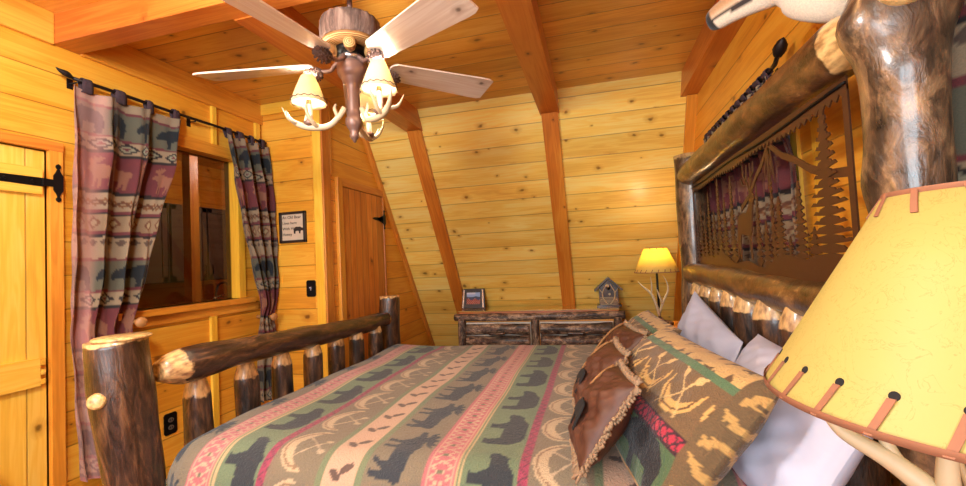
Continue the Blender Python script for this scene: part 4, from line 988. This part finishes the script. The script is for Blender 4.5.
# antler lamps
def shade_geo(c, rb, rt, h, laces=0, seg=40, tilt=None, th=.0015):
    g = Geo(); prof = [(rb, 0), (rb - (rb - rt) * .5, h * .5), (rt, h), (rt - th, h), (rb - th - (rb - rt) * .5, h * .5), (rb - th, 0), (rb, 0)]
    return lathe(prof, c, seg, g, ax=tilt, cap=False)
for ang in (200, 334, 100):
    a = math.radians(ang); d = V((math.cos(a), math.sin(a), 0)); p = V((-d.y, d.x, 0)); z = V((0, 0, 1)); B = V((FC[0], FC[1], 0))
    P = lambda r, s, h, rad: tuple(B + d * r + p * s + z * h) + (rad,)
    g = Geo()
    horn([P(.03, .02, 1.935, .012), P(.055, .015, 1.90, .011), P(.10, 0, 1.868, .012), P(.16, 0, 1.862, .013), P(.21, 0, 1.873, .012), P(.25, -.01, 1.90, .008), P(.27, -.015, 1.94, .002)], g, 9, 26)
    horn([P(.14, 0, 1.862, .009), P(.155, .03, 1.875, .008), P(.17, .05, 1.91, .006), P(.175, .055, 1.95, .002)], g); horn([P(.19, 0, 1.865, .009), P(.20, -.03, 1.88, .008), P(.205, -.055, 1.92, .005), P(.20, -.06, 1.955, .0015)], g)
    horn([P(.06, .015, 1.90, .008), P(.07, .02, 1.93, .007), P(.065, .02, 1.95, .004)], g); horn([P(.22, 0, 1.88, .008), P(.245, .03, 1.89, .006), P(.265, .045, 1.93, .0015)], g)
    at_ = g.build('antler_arm', M['antler'], fan, True)
    cc = B + d * .175
    lathe([(.012, 1.865), (.022, 1.875), (.024, 1.885), (.013, 1.892), (.0125, 1.955), (.001, 1.956)], (cc.x, cc.y, 0), 16).build('candle_tube', M['bronze'], at_, True)
    lathe([(.011, 1.955), (.011, 1.975), (.001, 1.976)], (cc.x, cc.y, 0), 12).build('socket', M['cord'], at_, True)
    lathe([(.001, 1.976), (.010, 1.985), (.013, 2.0), (.010, 2.018), (.003, 2.035), (.001, 2.038)], (cc.x, cc.y, 0), 12).build('bulb', M['bulb'], at_, True)
    g = Geo(); seg = 48
    prof = [(.068, 1.958), (.064, 1.975), (.046, 2.025), (.027, 2.072), (.026, 2.072), (.045, 2.025), (.063, 1.975), (.067, 1.958), (.068, 1.958)]
    lathe(prof, (cc.x, cc.y, 0), seg, g, cap=False, wob=lambda th, k: 1 + (.035 * math.cos(12 * th) if k in (0, 7, 8) else .012 * math.cos(8 * th)))
    sh = g.build('lamp_shade', M['fanshade'], at_, True)
    g = Geo()
    for k in range(16):
        t0 = 2 * PI * k / 16; pa = [(cc.x + .0655 * math.cos(t0), cc.y + .0655 * math.sin(t0), 1.977), (cc.x + .0685 * math.cos(t0 + .2), cc.y + .0685 * math.sin(t0 + .2), 1.970), (cc.x + .0665 * math.cos(t0 + .39), cc.y + .0665 * math.sin(t0 + .39), 1.977)]
        tube(pa, .0017, 5, g)
    g.build('lacing', M['cone'], at_, True)

# ============================================================ TABLE LAMPS AND NIGHTSTANDS
def nightstand(cx, cy, top, label, hw=.19, hd=.19, hx=None):
    r = empty('log_nightstand', (cx, cy, 0), label, 'nightstand', 'log nightstands at the headboard'); hx = hx or hw
    box('top', (cx - hx, cx + hx), (cy - hd, cy + hd), (top - .03, top), M['trim'], r, ax=1, bev=.008)
    for sx in (-1, 1):
        for s in (-1, 1): log('leg', (cx + sx * (hx - .035), cy + s * (hd - .035), 0), (cx + sx * (hx - .035), cy + s * (hd - .035), top - .028), .03, .028, M['bark_dresser'], r, n=14, seg=14, bend=.002)
    box('cabinet_body', (cx - hx + .03, cx + hx - .03), (cy - hd + .03, cy + hd - .03), (.18, top - .03), M['trim'], r)
    d = box('drawer', (cx - hx + .008, cx - hx + .03), (cy - hd + .06, cy + hd - .06), (top - .22, top - .05), M['trim'], r, ax=1)
    log('knob', (cx - hx + .008, cy - .03, top - .13), (cx - hx + .008, cy + .03, top - .13), .012, .012, M['bark'], d, n=6, seg=10, bend=0)
    return r
NZ, FZ = .62, .78
nightstand(.46, .52, NZ, 'log nightstand at the near side of the bed under the big lamp', .22, .24)
nightstand(.42, 3.20, FZ, 'log nightstand beyond the far bedpost carrying the small yellow lamp', .22, .22)

def big_lamp(c, z0, zb, zt, rb, rt, label, big=True, laces=26):
    cx, cy = c; r = empty('table_lamp', (cx, cy, z0), label, 'lamp', 'antler table lamps with parchment shades')
    lathe([(.001, z0), (.09, z0), (.092, z0 + .012), (.08, z0 + .022), (.03, z0 + .03), (.02, z0 + .05)], (cx, cy, 0), 28).build('lamp_base', M['bark_dresser'], r, True)
    tube([(cx, cy, z0 + .03), (cx, cy, zb + .05)], .008, 12).build('lamp_stem', M['blackiron'], r, True)
    lathe([(.012, zb + .0), (.014, zb + .01), (.014, zb + .05), (.001, zb + .052)], (cx, cy, 0), 14).build('socket', M['cord'], r, True)
    lathe([(.001, zb + .05), (.012, zb + .054), (.022, zb + .075), (.018, zb + .098), (.001, zb + .108)], (cx, cy, 0), 16).build('bulb', M['bulb'], r, True)
    g = Geo(); H = zt - zb; seg = 96
    pts = [(rb, zb), (rb + (rt - rb) * .33, zb + H * .33), (rb + (rt - rb) * .66, zb + H * .66), (rt, zt), (rt - .003, zt), (rb - .003 + (rt - rb) * .5, zb + H * .5), (rb - .003, zb), (rb, zb)]
    lathe(pts, (cx, cy, 0), seg, g, cap=False)
    sh = g.build('lamp_shade', M['parchment' if big else 'parchment_small'], r, True)
    k_ = rb / .2
    lathe([(rb + .0008, zb + .006 * k_), (rb + .0015, zb - .001), (rb - .003, zb - .001), (rb - .003, zb + .005 * k_)], (cx, cy, 0), seg, cap=False).build('bottom_trim', M['lace'], sh, True)
    lathe([(rt + .0015, zt + .001), (rt + .003, zt - .007 * k_), (rt - .004, zt - .007 * k_), (rt - .004, zt + .001)], (cx, cy, 0), seg, cap=False).build('top_trim', M['lace'], sh, True)
    sl = (rb - rt) / H
    for (z_a, z_b, nn_, up) in ((zb, zb + .030 * k_, laces, 1), (zt, zt - .024 * k_, laces // 2, -1)):
        for i in range(nn_):
            t0 = 2 * PI * i / nn_ + .07; g = Geo(); v = []
            dt = (.05 if up > 0 else .10)
            for q in range(7):
                s = q / 6; z = z_a + (z_b - z_a) * s; R0 = rb - (z - zb) * sl + .0014; th = t0 + dt * s
                for w_ in (-1, 1):
                    th2 = th + w_ * .0032 / R0 * k_ ; v.append((cx + R0 * math.cos(th2), cy + R0 * math.sin(th2), z))
            g.add(v, quadgrid(2, 7)); o = g.build('lace', M['lace'], sh, False); md = o.modifiers.new('t', 'SOLIDIFY'); md.thickness = .0012; md.offset = 0
            if big and up > 0:
                th = t0 + dt * 1.08; z = z_b + .002; R0 = rb - (z - zb) * sl
                lathe([(.001, .0005), (.0042, .0005), (.0042, -.003), (.001, -.003)], (cx + R0 * math.cos(th), cy + R0 * math.sin(th), z), 14, ax=(math.cos(th), math.sin(th), sl)).build('lace_hole', M['blackcloth'], sh, False)
    return r, cx, cy
LC = (.383, .537)
r, cx, cy = big_lamp(LC, NZ, 1.138, 1.349, .20, .078, 'large antler table lamp with laced yellow parchment shade in the right foreground')
g = Geo()
def A(x, y, z, rad): return (LC[0] + x, LC[1] + y, z, rad)
horn([A(0, -.0, .70, 0.0136), A(-.03, -.02, .84, 0.0143), A(-.06, -.045, .97, 0.0136), A(-.085, -.05, 1.05, 0.0116), A(-.115, -.035, 1.085, 0.0095), A(-.15, -.025, 1.108, 0.0068), A(-.165, -.022, 1.125, 0.0034)], g, 12, 30)
horn([A(-.085, -.05, 1.05, 0.0102), A(-.088, -.055, 1.09, 0.0082), A(-.085, -.06, 1.14, 0.0054), A(-.08, -.06, 1.18, 0.0020)], g, 10)
horn([A(-.11, -.037, 1.08, 0.0068), A(-.118, -.03, 1.10, 0.0061), A(-.122, -.03, 1.13, 0.0041), A(-.12, -.03, 1.15, 0.0014)], g, 10)
horn([A(.02, .03, .68, 0.0136), A(.06, .05, .85, 0.0122), A(.09, .07, 1.0, 0.0088), A(.11, .10, 1.10, 0.0020)], g, 10); horn([A(.06, .05, .86, 0.0095), A(.04, .09, .95, 0.0075), A(.03, .13, 1.05, 0.0020)], g, 10)
horn([A(.0, 0, .66, 0.0163), A(-.05, .06, .72, 0.0122), A(-.09, .10, .82, 0.0020)], g, 10); horn([A(.0, 0, .66, 0.0150), A(.07, -.05, .70, 0.0109), A(.11, -.07, .80, 0.0020)], g, 10)
g.build('antler', M['antler'], r, True)
LF = (.42, 3.27)
r, cx, cy = big_lamp(LF, FZ, 1.15, 1.325, .15, .075, 'small lit antler table lamp with yellow shade beyond the far bedpost', False, 22)
g = Geo()
def A(x, y, z, rad): return (LF[0] + x, LF[1] + y, z, rad)
horn([A(0, 0, .84, .010), A(-.02, -.03, .92, .010), A(-.05, -.04, 1.0, .009), A(-.10, -.04, 1.05, .006), A(-.135, -.04, 1.09, .001)], g); horn([A(-.05, -.04, 1.0, .007), A(-.045, -.05, 1.06, .005), A(-.05, -.05, 1.12, .001)], g)
horn([A(0, 0, .86, .010), A(.03, -.03, .95, .009), A(.06, -.04, 1.02, .007), A(.055, -.05, 1.08, .004), A(.03, -.05, 1.13, .001)], g); horn([A(.02, -.03, .93, .007), A(.0, -.05, .99, .006), A(-.02, -.05, 1.05, .001)], g)
g.build('antler', M['antler'], r, True)

# ============================================================ DRESSER AND WHAT STANDS ON IT
DX0, DX1, DF, DT = -1.275, .19, 3.80, .828
dr = empty('log_dresser', (-.6, 4.05, 0), 'low flaky bark log dresser with glass top against the sloping plank wall', 'dresser')
box('dresser_body', (DX0 + .03, DX1 - .03), (DF + .04, 4.17), (.06, DT - .075), M['trim'], dr)
box('dresser_top', (DX0 + .02, DX1 - .02), (DF + .03, 4.185), (DT - .05, DT - .006), M['beam'], dr, ax=0)
t = NT('polished_glass_top'); t.fin(rgb(196, 160, 90), .08, Coat_Weight=1., Coat_Roughness=.02, IOR=1.6); M['gt'] = t.m  # yellow base colour stands in for the reflection on the glass
box('glass_top', (DX0 + .01, DX1 - .01), (DF + .01, 4.185), (DT - .006, DT), M['gt'], dr)
log('top_edge_log', (DX0 - .02, DF + .02, DT - .056), (DX1 + .03, DF + .02, DT - .056), .033, .035, M['bark_dresser'], dr, wob=.08, bend=.004, n=60, seg=24, carve=.02)
for x in (DX0 + .05, -.545, DX1 - .03): log('front_post', (x, DF + .015, 0), (x, DF + .015, DT - .07), .036, .034, M['bark_dresser'], dr, wob=.07, bend=.003, n=30, seg=20)
for x in (DX0 + .05, DX1 - .03): log('back_post', (x, 4.17, 0), (x, 4.17, DT - .06), .034, .034, M['bark_dresser'], dr, wob=.07, bend=.003, n=20, seg=14)
for (a, b) in ((DX0 + .09, -.585), (-.505, DX1 - .07)):
    for zt in (.722, .47):
        d = box('drawer', (a, b), (DF + .012, DF + .04), (zt - .225, zt), M['mattress'], dr, ax=0)
        for k in range(2): log('drawer_log', (a + .008, DF + .006, zt - .06 - k * .105), (b - .008, DF + .006, zt - .06 - k * .105), .051, .050, M['bark_dresser'], d, wob=.07, bend=.003, n=36, seg=20, carve=.02)
        m_ = (a + b) / 2; log('drawer_handle', (m_ - .07, DF - .052, zt - .09), (m_ + .07, DF - .052, zt - .09), .014, .014, M['bark'], d, n=10, seg=12, bend=.002)
# photo frame
r = empty('photo_frame', (-1.17, 4.03, DT), 'small dark photo frame with silver side bars on left end of the dresser', 'photo frame')
def FM(u, v, d): return (-1.17 + u, 4.03 + v * .22 - d, DT + .002 + v)
prism([(-.118, 0), (.118, 0), (.108, .185), (-.108, .185)], FM, -.008, .012).build('frame', M['darkframe'], r)
for s in (-1, 1): prism([(s * .095, .008), (s * .108, .008), (s * .100, .178), (s * .088, .178)][::s], FM, .012, .022).build('side_bar', M['silver'], r)
# little landscape picture : sky, water, red autumn trees
nx, nz = 48, 36; X_, Z_ = np.meshgrid(np.linspace(-.068, .068, nx), np.linspace(.04, .15, nz)); C = np.empty(X_.shape + (3,)); C[:] = K(70, 84, 120)
hh = (Z_ - .04) / .11; paint(C, hh > .62, K(170, 190, 226)); paint(C, (hh > .5) & (hh < .62 + .05 * np.sin(X_ * 60)), K(80, 90, 110)); mm = hh < .42 + .08 * np.sin(X_ * 90); paint(C, mm, K(168, 60, 44)); paint(C, mm & (np.sin(X_ * 300) * np.sin(Z_ * 260) > .3), K(210, 170, 150)); paint(C, (hh > .85) & (X_ < .02), K(230, 226, 236))
link('photograph', [FM(a, b, .0135) for a, b in zip(X_.ravel(), Z_.ravel())], quadgrid(nx, nz), M['quilt'], r, False, None, None, C.reshape(-1, 3))
prism([(-.04, .0), (.04, .0), (.01, .13), (-.01, .13)], lambda u, v, d: (-1.17 + u, 4.045 + .08 * (1 - v / .13) + d, DT + v), 0, .004).build('easel_leg', M['darkframe'], r)
# birdhouse
BH = (.10, 4.03); r = empty('birdhouse', (BH[0], BH[1], DT), 'dark twig decorated birdhouse on the right end of the dresser', 'birdhouse')
BM_ = lambda u, v, d: (BH[0] + u, BH[1] - d, DT + v)
prism([(-.082, .012), (.082, .012), (.082, .16), (0, .235), (-.082, .16)], BM_, -.06, .05).build('house_body', M['bark'], r)
boxgeo((BH[0] - .105, BH[0] + .105), (BH[1] - .075, BH[1] + .075), (DT, DT + .013), 0, .003).build('base_plate', M['bark'], r)
for s in (-1, 1): prism([(0, .262), (0, .245), (s * .118, .135), (s * .124, .148)][::s], BM_, -.075, .07).build('roof_panel', M['bark'], r)
lathe([(.001, .0), (.018, .0), (.018, .004), (.001, .004)], (BH[0], BH[1] - .051, DT + .165), 18, ax=(0, -1, 0)).build('entrance_hole', M['eye'], r, True)
lathe([(.001, .0), (.013, .0), (.013, .006), (.001, .007)], (BH[0] - .005, BH[1] - .056, DT + .185), 14, ax=(0, -1, 0)).build('ornament', M['antler'], r, True); lathe([(.001, .0), (.011, .0), (.011, .006), (.001, .007)], (BH[0] + .008, BH[1] - .056, DT + .11), 14, ax=(0, -1, 0)).build('ornament', M['antler'], r, True)
g = Geo()
for s in (-1, 1):
    horn([(BH[0] + s * .01, BH[1] - .06, DT + .02, .005), (BH[0] + s * .045, BH[1] - .062, DT + .07, .005), (BH[0] + s * .05, BH[1] - .062, DT + .13, .0045), (BH[0] + s * .015, BH[1] - .06, DT + .2, .003)], g)
    horn([(BH[0] + s * .05, BH[1] - .062, DT + .12, .004), (BH[0] + s * .075, BH[1] - .06, DT + .15, .003), (BH[0] + s * .085, BH[1] - .06, DT + .17, .001)], g); horn([(BH[0] + s * .045, BH[1] - .062, DT + .07, .004), (BH[0] + s * .07, BH[1] - .06, DT + .06, .003), (BH[0] + s * .08, BH[1] - .06, DT + .03, .001)], g)
for k in range(6): tube([(BH[0] - .075, BH[1] - .053, DT + .02 + k * .012), (BH[0] + .075, BH[1] - .053, DT + .02 + k * .012)], .003, 6, g)
g.build('twig_trim', M['antler_dark'], r, True)

# ============================================================ MOUNTED DEER HEAD
dh = empty('mounted_deer_head', (.735, 1.2, 1.97), 'tan and white mounted deer head with black nose above the headboard', 'mounted animal')
# spine from nose to neck base: (x,y,z, half width, half height, )
HD = [(.392, 1.475, 2.008, .012, .012), (.398, 1.468, 2.009, .027, .028), (.412, 1.452, 2.014, .033, .037), (.438, 1.425, 2.020, .034, .042), (.47, 1.395, 2.026, .038, .050), (.505, 1.362, 2.032, .047, .062), (.535, 1.33, 2.035, .056, .075), (.568, 1.295, 2.02, .062, .090), (.60, 1.262, 1.985, .070, .105), (.64, 1.235, 1.965, .080, .115), (.69, 1.215, 1.96, .092, .125), (.735, 1.205, 1.96, .105, .14)]
q = smoothpath(HD, 46); fr = frames([V(p[:3]) for p in q]); seg = 32; v = []; lc = []; col = []
for k, (p, t_, a, b) in enumerate(fr):
    hw, hh = q[k][3], q[k][4]; side = t_.cross(V((0, 0, 1))).normalized(); up = side.cross(t_).normalized(); s = k / (len(fr) - 1)
    for i in range(seg):
        th = 2 * PI * i / seg; c_, s_ = math.cos(th), math.sin(th); rad = 1 + .03 * math.sin(3 * th)
        v.append(p + side * (c_ * hw * rad * (1 - .15 * max(0, -s_))) + up * (s_ * hh * rad)); lc.append(v[-1])
        base = np.array(K(176, 128, 84)); white = np.array(K(226, 208, 184)); w_ = 1 / (1 + math.exp((s_ + .15 - .35 * (s > .35)) * 7)); cc = base * (1 - w_) + white * w_
        if s < .17: cc = np.array(K(28, 24, 24))
        elif s < .42 and abs(s_ + .25 + s * .6) < .13: cc = np.array(K(50, 40, 36))
        col.append(cc)
n_ = len(fr)
f = quadgrid(seg, n_, True) + [tuple(range(seg))[::-1], tuple((n_ - 1) * seg + i for i in range(seg))]
link('head_and_neck', v, f, M['fur'], dh, True, lc, None, col)
for s in (-1, 1):
    hp = V((.555, 1.31, 2.09)); sd = V((.7, .7, 0)).normalized() * s
    g = Geo(); c0 = hp + sd * .05; N = 9; vv = []; cc = []
    for i in range(N):
        t_ = i / (N - 1); w_ = .032 * math.sin(PI * (t_ * .86 + .1)) + .002; pc = c0 + sd * .12 * t_ + V((0, 0, .05 * t_)) 
        for qn in (-1, -.4, .4, 1): vv.append(pc + V((0, 0, qn * w_)) + V((-.7, .7, 0)) * (.012 * (qn * qn) - .01)); cc.append(K(190, 150, 110))
    g.add(vv, quadgrid(4, N), None, None, cc); o = g.build('ear', M['fur'], dh, True); md = o.modifiers.new('t', 'SOLIDIFY'); md.thickness = .006
    lathe([(.001, -.010), (.009, -.005), (.011, 0), (.009, .005), (.001, .010)], V((.505, 1.362, 2.052)) + sd * .046, 14, ax=sd).build('eye', M['eye'], dh, True)
    lathe([(.001, -.003), (.0045, -.001), (.0045, .001), (.001, .003)], V((.398, 1.469, 2.018)) + sd * .022, 10, ax=sd).build('nostril', M['eye'], dh, True)
    # short antlers
    g = Geo(); h0 = V((.558, 1.308, 2.095)) + sd * .03
    horn([tuple(h0) + (.012,), tuple(h0 + sd * .05 + V((.02, 0, .08))) + (.011,), tuple(h0 + sd * .11 + V((0, .02, .15))) + (.009,), tuple(h0 + sd * .10 + V((-.05, .06, .22))) + (.002,)], g); horn([tuple(h0 + sd * .04 + V((.015, 0, .07))) + (.008,), tuple(h0 + sd * .04 + V((-.03, .03, .13))) + (.002,)], g)
    g.build('antler', M['antler_dark'], dh, True)
prism([(.0 + .13 * math.cos(a), .17 * math.sin(a) * (1 if math.sin(a) > 0 else 1.15)) for a in np.linspace(0, 2 * PI, 33)[:-1]], lambda u, v, d: (.725 + d, 1.205 + u, 1.985 + v), -.002, .014).build('wall_plaque', M['darkframe'], dh)

# ============================================================ LIGHT
def area(name, loc, rot, size, power, color, sy_=None):
    l = bpy.data.lights.new(name, 'AREA'); l.energy = power; l.color = color; l.size = size
    if sy_: l.shape = 'RECTANGLE'; l.size_y = sy_
    o = bpy.data.objects.new(name, l); COL.objects.link(o); o.location = loc; o.rotation_euler = rot; return o
def point(name, loc, power, color, rad=.03):
    l = bpy.data.lights.new(name, 'POINT'); l.energy = power; l.color = color; l.shadow_soft_size = rad
    o = bpy.data.objects.new(name, l); COL.objects.link(o); o.location = loc; return o
area('window_daylight', ((W3[0] + W3[1]) / 2, YB - .16, 1.5), (math.radians(90), 0, 0), 1.75, P_BACKFILL, (.82, .93, 1), 1.15)  # added fill light, shines in through the unseen back window
point('ceiling_lamp_light', (-1.0, .25, 2.3), P_CEIL, (.84, .95, 1), .12)  # unseen fill light added below the ceiling, no fixture modelled
for ang in (200, 334, 100):
    a = math.radians(ang); point('fan_bulb_light', (FC[0] + .175 * math.cos(a), FC[1] + .175 * math.sin(a), 2.045), P_FAN, (.98, .92, .82), .02)
point('near_lamp_light', (LC[0], LC[1], 1.285), P_NEAR, (1, .82, .58), .03)
point('far_lamp_light', (LF[0], LF[1], 1.285), P_FAR, (1, .78, .5), .025)
point('kitchen_light', (-2.85, 3.3, 2.3), P_KIT, (1, .85, .7), .1)  # added to brighten the room behind the window, no lamp modelled
w = bpy.data.worlds.new('World'); SC.world = w; w.use_nodes = True
w.node_tree.nodes['Background'].inputs[0].default_value = (.5, .6, .8, 1); w.node_tree.nodes['Background'].inputs[1].default_value = .15

# ============================================================ CAMERA
cam = bpy.data.cameras.new('camera'); cam.sensor_width = 36; cam.lens = 36 * 428.4 / 966; cam.clip_start = .02
co = bpy.data.objects.new('camera', cam); COL.objects.link(co)
RM = [(.9664751, .25218651, -.04824767), (-.05629288, .02478064, -.99810672), (-.25051344, .9673613, .03814617)]
m3 = Matrix((RM[0], [-q for q in RM[1]], [-q for q in RM[2]])).transposed()
co.matrix_world = Matrix.Translation((0, 0, 1.3)) @ m3.to_4x4()
SC.camera = co
vs = SC.view_settings; vs.view_transform = 'Standard'; vs.look = 'None'; vs.gamma = 1; vs.use_curve_mapping = False; vs.exposure = EXPO
SC.cycles.max_bounces = 8; SC.cycles.use_denoising = True
